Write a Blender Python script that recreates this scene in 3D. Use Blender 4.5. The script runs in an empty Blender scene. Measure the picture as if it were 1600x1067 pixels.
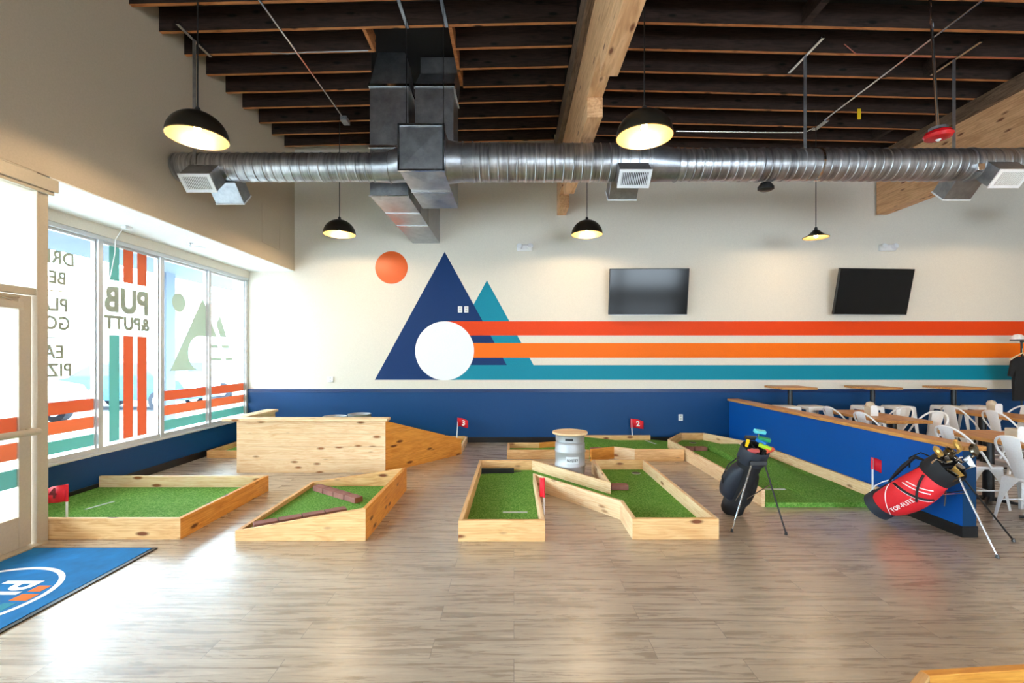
import bpy, bmesh, math, random
from mathutils import Vector, Matrix
random.seed(7)
PI = math.pi
R = math.radians
S = bpy.context.scene
C = S.collection
V = Vector

# ------------------------------------------------------------------ camera, world, light, exposure
CAMZ = 1.62
cd = bpy.data.cameras.new('camera'); cam = bpy.data.objects.new('camera', cd); C.objects.link(cam)
cam.location = (0, 0, CAMZ); cam.rotation_euler = (R(90), 0, 0)
cd.sensor_width = 36; cd.lens = 730 / 1600 * 36
cd.shift_x = -3 / 1600; cd.shift_y = 21.5 / 1600
cd.clip_end = 300; cd.clip_start = .05
S.camera = cam
S.view_settings.view_transform = 'Standard'; S.view_settings.look = 'None'
S.view_settings.gamma = 1; S.view_settings.use_curve_mapping = False
S.view_settings.exposure = -0.15
w = bpy.data.worlds.new('world'); S.world = w; w.use_nodes = True
bg = w.node_tree.nodes['Background']
bg.inputs[0].default_value = (0.74, 0.88, 1.0, 1); bg.inputs[1].default_value = 25
sd = bpy.data.lights.new('sun', 'SUN'); sd.energy = 9.0; sd.angle = R(2); sd.color = (1, .96, .9)
sun = bpy.data.objects.new('sun', sd); C.objects.link(sun)
sun.rotation_euler = V((-.6, 0, -.8)).to_track_quat('-Z', 'Y').to_euler(); sun.location = (5, 0, 12)
LAMP_W = 62

# ------------------------------------------------------------------ materials
def srgb(r, g, b):
    f = lambda c: (c / 255 / 12.92) if c / 255 <= .04045 else ((c / 255 + .055) / 1.055) ** 2.4
    return (f(r), f(g), f(b), 1)
def new_mat(name):
    m = bpy.data.materials.new(name); m.use_nodes = True
    return m, m.node_tree.nodes, m.node_tree.links, m.node_tree.nodes['Principled BSDF']
def coords(n, l, scale, rand=True):
    tc = n.new('ShaderNodeTexCoord'); mp = n.new('ShaderNodeMapping'); mp.inputs['Scale'].default_value = scale
    if rand:
        oi = n.new('ShaderNodeObjectInfo'); ad = n.new('ShaderNodeVectorMath'); ad.operation = 'ADD'
        mu = n.new('ShaderNodeVectorMath'); mu.operation = 'SCALE'; mu.inputs['Scale'].default_value = 23
        l.new(oi.outputs['Random'], mu.inputs[0]); l.new(tc.outputs['Object'], ad.inputs[0]); l.new(mu.outputs[0], ad.inputs[1])
        l.new(ad.outputs[0], mp.inputs[0])
    else:
        l.new(tc.outputs['Object'], mp.inputs[0])
    return mp
def ramp(n, l, src, stops):
    r = n.new('ShaderNodeValToRGB'); e = r.color_ramp.elements
    e[0].position, e[0].color = stops[0]; e[1].position, e[1].color = stops[-1]
    for p, c in stops[1:-1]:
        x = e.new(p); x.color = c
    l.new(src, r.inputs[0]); return r
def noise(n, l, mp, sc, det=4, rough=.6, dist=0):
    t = n.new('ShaderNodeTexNoise'); t.inputs['Scale'].default_value = sc; t.inputs['Detail'].default_value = det
    t.inputs['Roughness'].default_value = rough; t.inputs['Distortion'].default_value = dist
    l.new(mp.outputs[0], t.inputs['Vector']); return t
def mix(n, l, a, b, fac, mode='MIX'):
    m = n.new('ShaderNodeMix'); m.data_type = 'RGBA'; m.blend_type = mode
    for sock, v in ((m.inputs[0], fac), (m.inputs[6], a), (m.inputs[7], b)):
        if isinstance(v, (int, float, tuple)): sock.default_value = v
        else: l.new(v, sock)
    return m.outputs[2]
def bump(n, l, bs, h, st, d=.01):
    b = n.new('ShaderNodeBump'); b.inputs['Strength'].default_value = st; b.inputs['Distance'].default_value = d
    l.new(h, b.inputs['Height']); l.new(b.outputs[0], bs.inputs['Normal'])
def plain(name, col, rough=.5, metal=0, spec=.5, nz=0, emit=None, es=1, var=.0):
    m, n, l, b = new_mat(name)
    b.inputs['Base Color'].default_value = col; b.inputs['Roughness'].default_value = rough
    b.inputs['Metallic'].default_value = metal; b.inputs['Specular IOR Level'].default_value = spec
    mp = coords(n, l, (1, 1, 1), False)
    t = noise(n, l, mp, 60 if not var else 6, 3)
    if nz: bump(n, l, b, t.outputs[0], nz, .002)
    v = var or .04
    r = ramp(n, l, t.outputs[0], [(.3, tuple(c * (1 - v) for c in col[:3]) + (1,)), (.7, tuple(min(1, c * (1 + v)) for c in col[:3]) + (1,))])
    l.new(r.outputs[0], b.inputs['Base Color'])
    if emit:
        b.inputs['Emission Color'].default_value = emit; b.inputs['Emission Strength'].default_value = es
    return m
def wood(name, light, mid, dark, knots=True, rough=.5, sc=1.0):
    m, n, l, b = new_mat(name)
    mp = coords(n, l, (1.3 * sc, 9 * sc, 9 * sc))
    t = noise(n, l, mp, 2.2, 5, .55, 1.6)
    wv = n.new('ShaderNodeTexWave'); wv.bands_direction = 'Z'; wv.inputs['Scale'].default_value = 1.6
    wv.inputs['Distortion'].default_value = 7; wv.inputs['Detail'].default_value = 2; wv.inputs['Detail Scale'].default_value = .8
    l.new(mp.outputs[0], wv.inputs[0])
    base = ramp(n, l, t.outputs[0], [(.28, mid), (.6, light)])
    gr = ramp(n, l, wv.outputs[0], [(.0, (.84, .74, .62, 1)), (.5, (1, 1, 1, 1))])
    col = mix(n, l, base.outputs[0], gr.outputs[0], .55, 'MULTIPLY')
    if knots:
        mk = coords(n, l, (2.4, 7, 7)); vo = n.new('ShaderNodeTexVoronoi'); vo.inputs['Scale'].default_value = 1.15
        l.new(mk.outputs[0], vo.inputs['Vector'])
        k = ramp(n, l, vo.outputs['Distance'], [(.10, (1, 1, 1, 1)), (.2, (0, 0, 0, 1))])
        col = mix(n, l, col, dark, k.outputs[0])
    l.new(col, b.inputs['Base Color']); b.inputs['Roughness'].default_value = rough
    b.inputs['Specular IOR Level'].default_value = .35
    bump(n, l, b, t.outputs[0], .15, .004)
    return m
PINE = wood('pine', srgb(238, 194, 136), srgb(212, 154, 94), srgb(120, 62, 24))
PINEW = wood('pine_pale', srgb(246, 216, 174), srgb(230, 186, 136), srgb(150, 92, 45))
PINEO = wood('pine_amber', srgb(232, 160, 70), srgb(206, 128, 46), srgb(110, 55, 18))
BUTCH = wood('table_wood', srgb(214, 158, 92), srgb(180, 118, 60), srgb(120, 70, 30), False, .35)
GLULAM = wood('glulam', srgb(228, 180, 134), srgb(194, 142, 98), srgb(120, 70, 40), True, .6, .7)
OLDW = wood('old_wood', srgb(120, 96, 76), srgb(70, 52, 40), srgb(30, 20, 14), False, .8)
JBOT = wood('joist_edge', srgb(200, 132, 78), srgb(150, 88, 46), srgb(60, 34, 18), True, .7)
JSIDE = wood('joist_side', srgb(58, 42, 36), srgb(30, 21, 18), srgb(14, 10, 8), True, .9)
DARK = plain('deck_black', srgb(16, 13, 13), .95)
WALL = plain('wall_paint', srgb(226, 217, 203), .75, nz=.12)
TRIMW = plain('soffit_white', srgb(238, 236, 232), .6)
NAVY = plain('wainscot_blue', srgb(0, 62, 114), .5, spec=.3, nz=.1)
COBALT = plain('partition_blue', srgb(0, 80, 165), .5, spec=.3, nz=.1)
BLACKB = plain('black_base', srgb(16, 17, 20), .4)
RAIL = plain('rail_blue', srgb(4, 46, 98), .35)
ALU = plain('frame_almond', srgb(196, 182, 160), .45, .25)
ALUW = plain('frame_silver', srgb(205, 206, 208), .4, .4)
M_NAVY = plain('mural_navy', srgb(0, 46, 100), .55, spec=.25); M_TEAL = plain('mural_teal', srgb(0, 132, 156), .55, spec=.25)
M_RED = plain('mural_red', srgb(228, 66, 4), .55, spec=.25); M_ORG = plain('mural_orange', srgb(246, 112, 0), .55, spec=.25)
M_WHT = plain('mural_white', srgb(244, 245, 248), .5); M_SUN = plain('mural_rust', srgb(222, 88, 16), .4)
WHITE = plain('white_plastic', srgb(238, 238, 240), .4)
WMET = plain('white_metal', srgb(250, 250, 250), .3, 0, .6)
BLK = plain('black_metal', srgb(22, 22, 24), .4)
BLKF = plain('black_fabric', srgb(19, 21, 26), .75, nz=.5)
GREYF = plain('slate_fabric', srgb(28, 36, 48), .6, nz=.4)
REDF = plain('red_fabric', srgb(222, 30, 42), .6, nz=.3)
RED = plain('red_flag', srgb(222, 16, 40), .6)
WTXT = plain('white_print', srgb(245, 245, 245), .6)
CHROME = plain('chrome', srgb(220, 222, 226), .15, 1)
STEEL = plain('brushed_steel', srgb(190, 192, 195), .6, .85, var=.06)
GOLD = plain('gold_head', srgb(206, 164, 84), .35, .6)
BRICK = plain('paver_brick', srgb(150, 100, 90), .9, nz=1, var=.25)
SCREEN = plain('tv_screen', srgb(14, 15, 18), .12, spec=.22)
BRASS = plain('shade_inside', srgb(150, 126, 84), .4, .75)
SHADE = plain('shade_black', srgb(50, 44, 36), .35, .5)
KRAFT = plain('kraft', srgb(206, 190, 166), .8, nz=.6, var=.15)
def metal_duct(name, ribs):
    m, n, l, b = new_mat(name)
    b.inputs['Metallic'].default_value = .92
    mp = coords(n, l, (26, 1.5, 1.5) if ribs else (3, 3, 3), True)
    t = noise(n, l, mp, 1.0 if ribs else 2.5, 6, .7)
    r = ramp(n, l, t.outputs[0], [(.3, srgb(108, 108, 112) if ribs else srgb(142, 144, 150)), (.7, srgb(214, 214, 216) if ribs else srgb(182, 184, 188))])
    l.new(r.outputs[0], b.inputs['Base Color'])
    rr = n.new('ShaderNodeMapRange'); rr.inputs[3].default_value = .22; rr.inputs[4].default_value = .5
    l.new(t.outputs[0], rr.inputs[0]); l.new(rr.outputs[0], b.inputs['Roughness'])
    bump(n, l, b, t.outputs[0], .35 if ribs else .08, .004)
    return m
DUCTR = metal_duct('spiral_duct_metal', True); DUCTS = metal_duct('sheet_duct_metal', False)
def turf_mat():
    m, n, l, b = new_mat('turf')
    mp = coords(n, l, (1, 1, 1), True)
    t1 = noise(n, l, mp, 62, 4, .85); t2 = noise(n, l, mp, 3, 2)
    r = ramp(n, l, t1.outputs[0], [(.32, srgb(48, 118, 26)), (.5, srgb(112, 174, 66)), (.68, srgb(186, 226, 128))])
    r2 = ramp(n, l, t2.outputs[0], [(.3, (.8, .8, .8, 1)), (.7, (1, 1, 1, 1))])
    l.new(mix(n, l, r.outputs[0], r2.outputs[0], .6, 'MULTIPLY'), b.inputs['Base Color'])
    b.inputs['Roughness'].default_value = .85; b.inputs['Specular IOR Level'].default_value = .2
    bump(n, l, b, t1.outputs[0], 1, .02)
    return m
TURF = turf_mat()
def floor_mat():
    m, n, l, b = new_mat('vinyl_plank')
    tc = n.new('ShaderNodeTexCoord')
    br = n.new('ShaderNodeTexBrick'); l.new(tc.outputs['Object'], br.inputs['Vector'])
    br.inputs['Scale'].default_value = 1; br.inputs['Brick Width'].default_value = 1.22; br.inputs['Row Height'].default_value = .178
    br.inputs['Mortar Size'].default_value = .0016; br.inputs['Mortar Smooth'].default_value = .3; br.inputs['Bias'].default_value = 0
    br.inputs['Color1'].default_value = (.1, .1, .1, 1); br.inputs['Color2'].default_value = (.95, .95, .95, 1); br.offset = .37
    br.inputs['Mortar'].default_value = (.5, .5, .5, 1)
    # shift the grain from plank to plank
    ad = n.new('ShaderNodeVectorMath'); ad.operation = 'MULTIPLY_ADD'
    l.new(br.outputs['Color'], ad.inputs[0]); ad.inputs[1].default_value = (9, 5, 0); l.new(tc.outputs['Object'], ad.inputs[2])
    mp = n.new('ShaderNodeMapping'); mp.inputs['Scale'].default_value = (1.1, 15, 1); l.new(ad.outputs[0], mp.inputs[0])
    g1 = noise(n, l, mp, 1.6, 8, .68, .9)
    mp2 = n.new('ShaderNodeMapping'); mp2.inputs['Scale'].default_value = (4.5, 85, 1); l.new(ad.outputs[0], mp2.inputs[0])
    g2 = noise(n, l, mp2, 1.4, 3, .7)
    c = ramp(n, l, g1.outputs[0], [(.3, srgb(142, 124, 106)), (.5, srgb(188, 171, 152)), (.7, srgb(218, 205, 188))])
    c2 = ramp(n, l, g2.outputs[0], [(.3, (.72, .70, .68, 1)), (.6, (1, 1, 1, 1))])
    col = mix(n, l, c.outputs[0], c2.outputs[0], .8, 'MULTIPLY')
    tint = ramp(n, l, br.outputs['Color'], [(0, (.86, .84, .82, 1)), (1, (1, 1, 1, 1))])
    col = mix(n, l, col, tint.outputs[0], 1.0, 'MULTIPLY')
    col = mix(n, l, col, srgb(96, 78, 62), br.outputs['Fac'])
    l.new(col, b.inputs['Base Color'])
    rr = n.new('ShaderNodeMapRange'); rr.inputs[3].default_value = .2; rr.inputs[4].default_value = .36
    l.new(g1.outputs[0], rr.inputs[0]); l.new(rr.outputs[0], b.inputs['Roughness'])
    b.inputs['Specular IOR Level'].default_value = .8; b.inputs['Coat Weight'].default_value = .45; b.inputs['Coat Roughness'].default_value = .3
    bump(n, l, b, g2.outputs[0], .18, .003)
    return m
FLOOR = floor_mat()
def glass_mat():
    m, n, l, b = new_mat('window_glass')
    out = n['Material Output']; tr = n.new('ShaderNodeBsdfTransparent'); tr.inputs[0].default_value = (.93, .97, .97, 1)
    gl = n.new('ShaderNodeBsdfGlossy'); gl.inputs['Roughness'].default_value = .02
    fr = n.new('ShaderNodeFresnel'); fr.inputs[0].default_value = 1.35
    ge = n.new('ShaderNodeNewGeometry'); mu = n.new('ShaderNodeMath'); mu.operation = 'MULTIPLY_ADD'; mu.use_clamp = True
    l.new(ge.outputs['Backfacing'], mu.inputs[0]); mu.inputs[1].default_value = -1; l.new(fr.outputs[0], mu.inputs[2])
    ms = n.new('ShaderNodeMixShader'); l.new(mu.outputs[0], ms.inputs[0]); l.new(tr.outputs[0], ms.inputs[1]); l.new(gl.outputs[0], ms.inputs[2])
    l.new(ms.outputs[0], out.inputs[0]); return m
GLASS = glass_mat()
def decal(name, col, see=.35):
    m, n, l, b = new_mat(name); out = n['Material Output']
    tr = n.new('ShaderNodeBsdfTransparent'); tr.inputs[0].default_value = col
    tl = n.new('ShaderNodeBsdfTranslucent'); tl.inputs[0].default_value = col
    df = n.new('ShaderNodeBsdfDiffuse'); df.inputs[0].default_value = col
    a = n.new('ShaderNodeMixShader'); a.inputs[0].default_value = .72; l.new(tl.outputs[0], a.inputs[1]); l.new(df.outputs[0], a.inputs[2])
    ms = n.new('ShaderNodeMixShader'); ms.inputs[0].default_value = see; l.new(a.outputs[0], ms.inputs[1]); l.new(tr.outputs[0], ms.inputs[2])
    l.new(ms.outputs[0], out.inputs[0]); return m
D_ORG = decal('decal_orange', srgb(220, 128, 92), .06); D_ORG2 = decal('decal_light_orange', srgb(228, 146, 106), .06)
D_TEAL = decal('decal_teal', srgb(132, 190, 182), .07); D_GRY = decal('decal_grey', srgb(200, 210, 196), .05)

# ------------------------------------------------------------------ mesh helpers
class MB:
    def __init__(s, xf=None): s.v = []; s.f = []; s.mi = []; s.xf = xf; s.m = 0
    def add(s, vs, fs):
        k = len(s.v)
        for p in vs:
            p = V(p); s.v.append(s.xf @ p if s.xf is not None else p)
        for f in fs: s.f.append([i + k for i in f]); s.mi.append(s.m)
        return s
    def hexa(s, p):  # 4 bottom, 4 top
        return s.add(p, [(3, 2, 1, 0), (4, 5, 6, 7), (0, 1, 5, 4), (1, 2, 6, 5), (2, 3, 7, 6), (3, 0, 4, 7)])
    def box(s, x0, x1, y0, y1, z0, z1):
        return s.hexa([(x0, y0, z0), (x1, y0, z0), (x1, y1, z0), (x0, y1, z0), (x0, y0, z1), (x1, y0, z1), (x1, y1, z1), (x0, y1, z1)])
    def cbox(s, c, d): return s.box(c[0] - d[0] / 2, c[0] + d[0] / 2, c[1] - d[1] / 2, c[1] + d[1] / 2, c[2] - d[2] / 2, c[2] + d[2] / 2)
    def rings(s, rs, cap0=True, cap1=True, closed=False):
        n = len(rs[0]); vs = [p for r in rs for p in r]; fs = []
        for i in range(len(rs) - 1 + (1 if closed else 0)):
            a = i * n; b = ((i + 1) % len(rs)) * n
            for j in range(n): fs.append((a + j, a + (j + 1) % n, b + (j + 1) % n, b + j))
        if not closed:
            if cap0: fs.append(tuple(range(n))[::-1])
            if cap1: fs.append(tuple(range((len(rs) - 1) * n, len(rs) * n)))
        return s.add(vs, fs)
    def tube(s, pts, r, n=10, caps=True, flat=1.0):
        pts = [V(p) for p in pts]; rs = []
        rad = r if isinstance(r, (list, tuple)) else [r] * len(pts)
        t0 = (pts[1] - pts[0]).normalized()
        up = V((0, 0, 1)) if abs(t0.z) < .9 else V((1, 0, 0))
        u = t0.cross(up).normalized()
        for i, p in enumerate(pts):
            if i == 0: t = t0
            elif i == len(pts) - 1: t = (pts[i] - pts[i - 1]).normalized()
            else: t = ((pts[i + 1] - p).normalized() + (p - pts[i - 1]).normalized()).normalized()
            u = (u - t * u.dot(t)).normalized(); w_ = t.cross(u)
            rs.append([p + (u * math.cos(2 * PI * k / n) + w_ * math.sin(2 * PI * k / n) * flat) * rad[i] for k in range(n)])
        return s.rings(rs, caps, caps)
    def lathe(s, prof, n=24, c=(0, 0, 0), sx=1, sy=1, cap0=True, cap1=True):
        return s.rings([[(c[0] + r * sx * math.cos(2 * PI * k / n), c[1] + r * sy * math.sin(2 * PI * k / n), c[2] + z) for k in range(n)] for r, z in prof], cap0, cap1)
    def prism(s, poly, z0, z1):
        n = len(poly); zz = z1 if isinstance(z1, (list, tuple)) else [z1] * n
        vs = [(x, y, z0) for x, y in poly] + [(x, y, zz[i]) for i, (x, y) in enumerate(poly)]
        fs = [tuple(range(n))[::-1], tuple(range(n, 2 * n))] + [(i, (i + 1) % n, n + (i + 1) % n, n + i) for i in range(n)]
        return s.add(vs, fs)
    def build(s, name, mat, parent=None, bev=0, loc=None, rot=None, world=True, sharp=.6, kind=None):
        me = bpy.data.meshes.new(name); me.from_pydata(s.v, [], s.f)
        bm = bmesh.new(); bm.from_mesh(me)
        for i, f in enumerate(bm.faces): f.material_index = s.mi[i]; f.smooth = True
        big = [f for f in bm.faces if len(f.verts) > 4]
        bmesh.ops.recalc_face_normals(bm, faces=bm.faces)
        if big: bmesh.ops.triangulate(bm, faces=big)
        bm.to_mesh(me); bm.free()
        me.set_sharp_from_angle(angle=sharp)
        for m in (mat if isinstance(mat, (list, tuple)) else [mat]): me.materials.append(m)
        o = bpy.data.objects.new(name, me); C.objects.link(o)
        if loc: o.location = loc
        if rot: o.rotation_euler = rot
        if parent:
            o.parent = parent
            if world: o.matrix_parent_inverse = wm(parent).inverted()
        if bev:
            b = o.modifiers.new('bevel', 'BEVEL'); b.width = bev; b.segments = 2; b.limit_method = 'ANGLE'
        if kind: o['kind'] = kind
        return o
def wm(o):
    m = Matrix.LocRotScale(o.location, o.rotation_euler, o.scale)
    return (wm(o.parent) @ o.matrix_parent_inverse @ m) if o.parent else m
def tag(o, label, cat, group=None):
    o['label'] = label; o['category'] = cat
    if group: o['group'] = group
    return o
def thing(name, label, cat, loc=(0, 0, 0), rz=0, group=None):
    o = bpy.data.objects.new(name, None); C.objects.link(o); o.empty_display_size = .1
    o.location = loc; o.rotation_euler = (0, 0, rz); return tag(o, label, cat, group)
def struct(o): o['kind'] = 'structure'; return o
def dup(root, loc, rz, label):
    def cp(o, par):
        c = o.copy(); C.objects.link(c); c.parent = par
        for ch in [x for x in bpy.data.objects if x.parent == o and x not in made]: made.add(cp(ch, c))
        made.add(c); return c
    made = set(); r = cp(root, None); r.location = loc; r.rotation_euler = (0, 0, rz); r['label'] = label
    return r
def text(name, s, size, mat, parent, M, off=0, ext=.0008, sx=1, align='CENTER', bold=0):
    cu = bpy.data.curves.new(name, 'FONT'); cu.body = s; cu.size = size; cu.offset = off; cu.extrude = ext
    cu.align_x = align; cu.align_y = 'CENTER'; cu.space_character = 1.05
    o = bpy.data.objects.new(name, cu); C.objects.link(o)
    me = bpy.data.meshes.new_from_object(o.evaluated_get(bpy.context.evaluated_depsgraph_get()))
    bpy.data.objects.remove(o); bpy.data.curves.remove(cu)
    if bold:      # heavier strokes: slightly shifted copies joined into the one mesh
        bm = bmesh.new()
        for k, (dx, dy) in enumerate(((-1, -1), (1, -1), (1, 1), (-1, 1), (0, 0))):
            t_ = me.copy(); t_.transform(Matrix.Translation((dx * bold, dy * bold, k * .0003))); bm.from_mesh(t_); bpy.data.meshes.remove(t_)
        bm.to_mesh(me); bm.free()
    me.transform(M @ Matrix.Diagonal((sx, 1, 1, 1))); me.materials.clear(); me.materials.append(mat)
    o = bpy.data.objects.new(name, me); C.objects.link(o)
    if parent: o.parent = parent; o.matrix_parent_inverse = wm(parent).inverted()
    return o
def basis(o, x, y):  # matrix with local x,y axes mapped to world vectors
    x = V(x).normalized(); y = V(y).normalized(); z = x.cross(y)
    m = Matrix((x, y, z)).transposed().to_4x4(); m.translation = V(o); return m

# ------------------------------------------------------------------ the setting
YB = 8.69; XW = -4.94; XS = -4.08; YR = -6.0; XR = 12.5
def ceil_z(x): return 5.46 - .024 * abs(x - .85)
struct(MB().box(XW - .1, XR, YR, YB, -.1, 0).build('floor', FLOOR))
struct(MB().box(XW - .3, XR + .1, YB, YB + .15, 0, 6).build('wall_back', WALL))
struct(MB().box(XR, XR + .15, YR, YB, 0, 6).build('wall_right', WALL))
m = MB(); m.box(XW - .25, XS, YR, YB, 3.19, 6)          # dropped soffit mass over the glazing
struct(m.build('wall_left', plain('soffit_shaded', srgb(196, 178, 154), .8, nz=.12)))  # wall tone darkened: the backlit shade of this face is put into its colour
struct(MB().box(XW - .24, XS - .002, 4.11, YB, 3.178, 3.19).build('trim_1', TRIMW))
struct(MB().box(XW - .2, XW, 4.1, YB, 0, .44).build('wall_left_low', NAVY))
struct(MB().box(XW - .2, XS - .03, 4.02, 4.10, 0, 3.19).build('wall_left_return', WALL))
# rear wall behind the camera; its openings are added to let in fill light
m = MB(); m.box(-4.1, XR, YR - .15, YR, 0, .4); m.box(-4.1, XR, YR - .15, YR, 2.7, 6)
m.box(-4.1, 2.0, YR - .15, YR, .4, 2.7); m.box(7.5, XR, YR - .15, YR, .4, 2.7); m.box(4.5, 4.8, YR - .15, YR, .4, 2.7)
struct(m.build('wall_rear', WALL))
# roof deck, gently pitched either side of the timber beam
m = MB()
for xa, xb in ((XW - .3, .85), (.85, XR + .1)):
    za, zb = ceil_z(xa) + .27, ceil_z(xb) + .27
    m.hexa([(xa, YR, za), (xb, YR, zb), (xb, YB + .1, zb), (xa, YB + .1, za), (xa, YR, za + .1), (xb, YR, zb + .1), (xb, YB + .1, zb + .1), (xa, YB + .1, za + .1)])
struct(m.build('ceiling', DARK))
# back wainscot, chair rail and baseboards
struct(MB().box(XW, 12.49, YB - .012, YB, 0, .955).build('trim_2', NAVY))
struct(MB().box(XW, 12.49, YB - .028, YB, .955, .995).box(XW, 12.49, YB - .02, YB, .93, .955).build('trim_3', RAIL, bev=.004))
struct(MB().box(XW, 12.49, YB - .024, YB - .012, 0, .1).build('baseboard_back', BLACKB))
struct(MB().box(XW, XW + .014, 4.1, YB, 0, .1).build('baseboard_left', BLACKB))

# window bank on the left
GX = XW - .05; Z0, Z1 = .52, 3.0
ys = [4.14, 4.58, 5.59, 6.57, 7.60, 8.655]
wf = MB()
wf.box(XW - .12, XW + .0, 4.1, YB, .44, .47).box(XW - .1, XW + .01, 4.1, YB, Z1, Z1 + .05).box(XW - .1, XW - .01, 4.1, YB, .47, Z0)
struct(wf.build('trim_4', ALUW, bev=.004))
struct(MB().box(XW - .1, XW + .02, 4.1, YB, Z1 + .05, 3.178).build('trim_5', WALL))
struct(MB().box(XW - .14, XW + .045, 4.1, YB, .44, .462).build('trim_6', ALUW, bev=.004))
for i in range(5):
    y0, y1 = ys[i], ys[i + 1]
    e = bpy.data.objects.new('window_%d' % (i + 1), None); C.objects.link(e); e.location = (GX, (y0 + y1) / 2, Z0); e['kind'] = 'structure'
    f = MB(); f.box(XW - .1, XW, y1 - .032, y1 + .032, .47, Z1)
    f.box(XW - .075, XW - .03, y0 + .032, y0 + .05, Z0, Z1).box(XW - .075, XW - .03, y1 - .05, y1 - .032, Z0, Z1)
    f.box(XW - .075, XW - .03, y0 + .05, y1 - .05, Z1 - .03, Z1)
    f.build('window_frame', ALUW, e, bev=.003)
    MB().box(GX - .004, GX + .004, y0 + .04, y1 - .04, Z0 - .01, Z1 - .01).build('window_pane', GLASS, e)
def gpoly(name, pts, mat, par, k=0):      # thin vinyl shape on the inside of the glass, points (y,z)
    x = GX + .006 + k * .001; n = len(pts)
    return MB().add([(x, p[0], p[1]) for p in pts] + [(x + .0006, p[0], p[1]) for p in pts],
        [tuple(range(n)), tuple(range(n, 2 * n))] + [(i, (i + 1) % n, n + (i + 1) % n, n + i) for i in range(n)]).build(name, mat, par)
def rect(y0, y1, z0, z1): return [(y0, z0), (y1, z0), (y1, z1), (y0, z1)]
gm = lambda y, z: basis((GX + .007, y, z), (0, -1, 0), (0, 0, 1))
wins = {i: bpy.data.objects['window_%d' % i] for i in range(1, 6)}
lt = thing('window_lettering', 'mirrored grey words and rules on the left window pane beside the door', 'window lettering', (GX, 4.95, 1.3))
for s, z, sz in (('DRINK', 2.68, .2), ('BEER', 2.46, .19), ('PLAY', 2.165, .2), ('GOLF', 1.965, .2), ('EAT', 1.65, .2), ('PIZZA', 1.45, .2)):
    text('word', s, sz, D_GRY, lt, gm(5.0, z), .001, sx=.95, bold=.004)
for z in (2.32, 1.81): gpoly('rule', rect(4.72, 5.16, z - .006, z + .006), D_GRY, lt)
lg = thing('window_logo', 'mirrored pub logo with teal and orange vertical bars on the second window pane', 'window logo', (GX, 6.05, .6))
for (a, b), c in zip(((5.75, 5.90), (5.96, 6.115), (6.18, 6.34)), (D_TEAL, D_ORG, D_ORG)):
    gpoly('bar', rect(a, b, 2.55, 2.99), c, lg); gpoly('bar', rect(a, b, .55, 1.87), c, lg)
text('word', 'PUB', .42, D_GRY, lg, gm(6.035, 2.30), .006, sx=.88, bold=.012)
text('word', '&PUTT', .225, D_GRY, lg, gm(6.035, 2.02), .003, sx=.98, bold=.007)
mt = thing('window_mountain_graphic', 'grey mountain and sun silhouette across the two window panes nearest the back wall', 'window graphic', (GX, 7.3, 1.39))
circ = lambda cy, cz, r, a0=0, a1=360, n=40: [(cy + r * math.cos(R(a0 + (a1 - a0) * k / n)), cz + r * math.sin(R(a0 + (a1 - a0) * k / n))) for k in range(n + (0 if a1 - a0 == 360 else 1))]
gpoly('sun_disc', circ(6.95, 2.405, .14), D_GRY, mt)
arc = circ(7.42, 1.655, .27, 90, 262, 20)
gpoly('mountain', [(7.40, 1.925)] + arc[1:] + [(6.77, 1.392), (7.48, 2.53), (7.565, 2.39), (7.565, 1.925)], D_GRY, mt)
gpoly('mountain', [(7.635, 2.28), (7.84, 1.925), (7.635, 1.925)], D_GRY, mt)
gpoly('peak', [(7.82, 2.14), (7.92, 2.29), (8.11, 1.93), (7.93, 1.93)], D_GRY, mt)
for z, o in ((1.74, .0), (1.53, .1)):
    gpoly('ridge_band', [(7.68, z), (7.88 + o, z), (7.85 + o, z + .055), (7.68, z + .055)], D_GRY, mt)
    gpoly('ridge_band', [(7.98 + o, z), (8.19 + o, z), (8.16 + o, z + .055), (7.95 + o, z + .055)], D_GRY, mt)
for i, lab in ((2, 'orange and teal stripes low on the window pane beside the entrance door'), (4, 'orange and teal stripes low on the window pane left of the last mullion'), (5, 'orange and teal stripes low on the window pane touching the back wall')):
    y0, y1 = ys[i - 1] + .05, ys[i] - .05
    t = thing('window_stripes', lab, 'window stripes', (GX, y0, .55), group='stripe decals on the glazing')
    for (a, b), c in zip(((.97, 1.11), (.76, .90), (.55, .69)), (D_ORG, D_ORG2, D_TEAL)): gpoly('stripe', rect(y0, y1, a, b), c, t)

# entrance glazing in the soffit plane
XD = XS - .03
fr = MB()
fr.box(XS - .13, XS, 4.0, 4.095, 0, 3.06)                    # end post
fr.box(XS - .10, XS + .012, 3.985, 4.0, 0, 3.04)
fr.box(XS - .13, XS + .0, YR, 4.0, 2.13, 2.19)               # transom bar
fr.box(XS - .13, XS + .0, YR, 4.0, 3.02, 3.19)
fr.box(XS - .13, XS + .0, 2.0, 2.06, 0, 3.06)
for y in (.6, -.9, -2.4, -3.9, -5.4): fr.box(XS - .13, XS, y, y + .06, 0, 3.06)
fr.box(XS - .13, XS, YR, 2.0, 0, .12)
struct(fr.build('trim_7', ALU, bev=.004))
struct(MB().box(XS - .02, XS + .05, YR, 4.14, 3.05, 3.16).box(XS - .02, XS + .03, YR, 4.12, 3.02, 3.05).build('trim_8', ALU, bev=.005))
struct(MB().box(XD - .006, XD + .002, YR, 3.99, 2.19, 3.02).build('window_6', GLASS))
struct(MB().box(XD - .006, XD + .002, YR, 2.0, .12, 2.13).build('window_7', GLASS))
struct(MB().box(XS - .15, XS + .06, 2.0, 4.05, 0, .015).build('trim_9', ALU))
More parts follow.
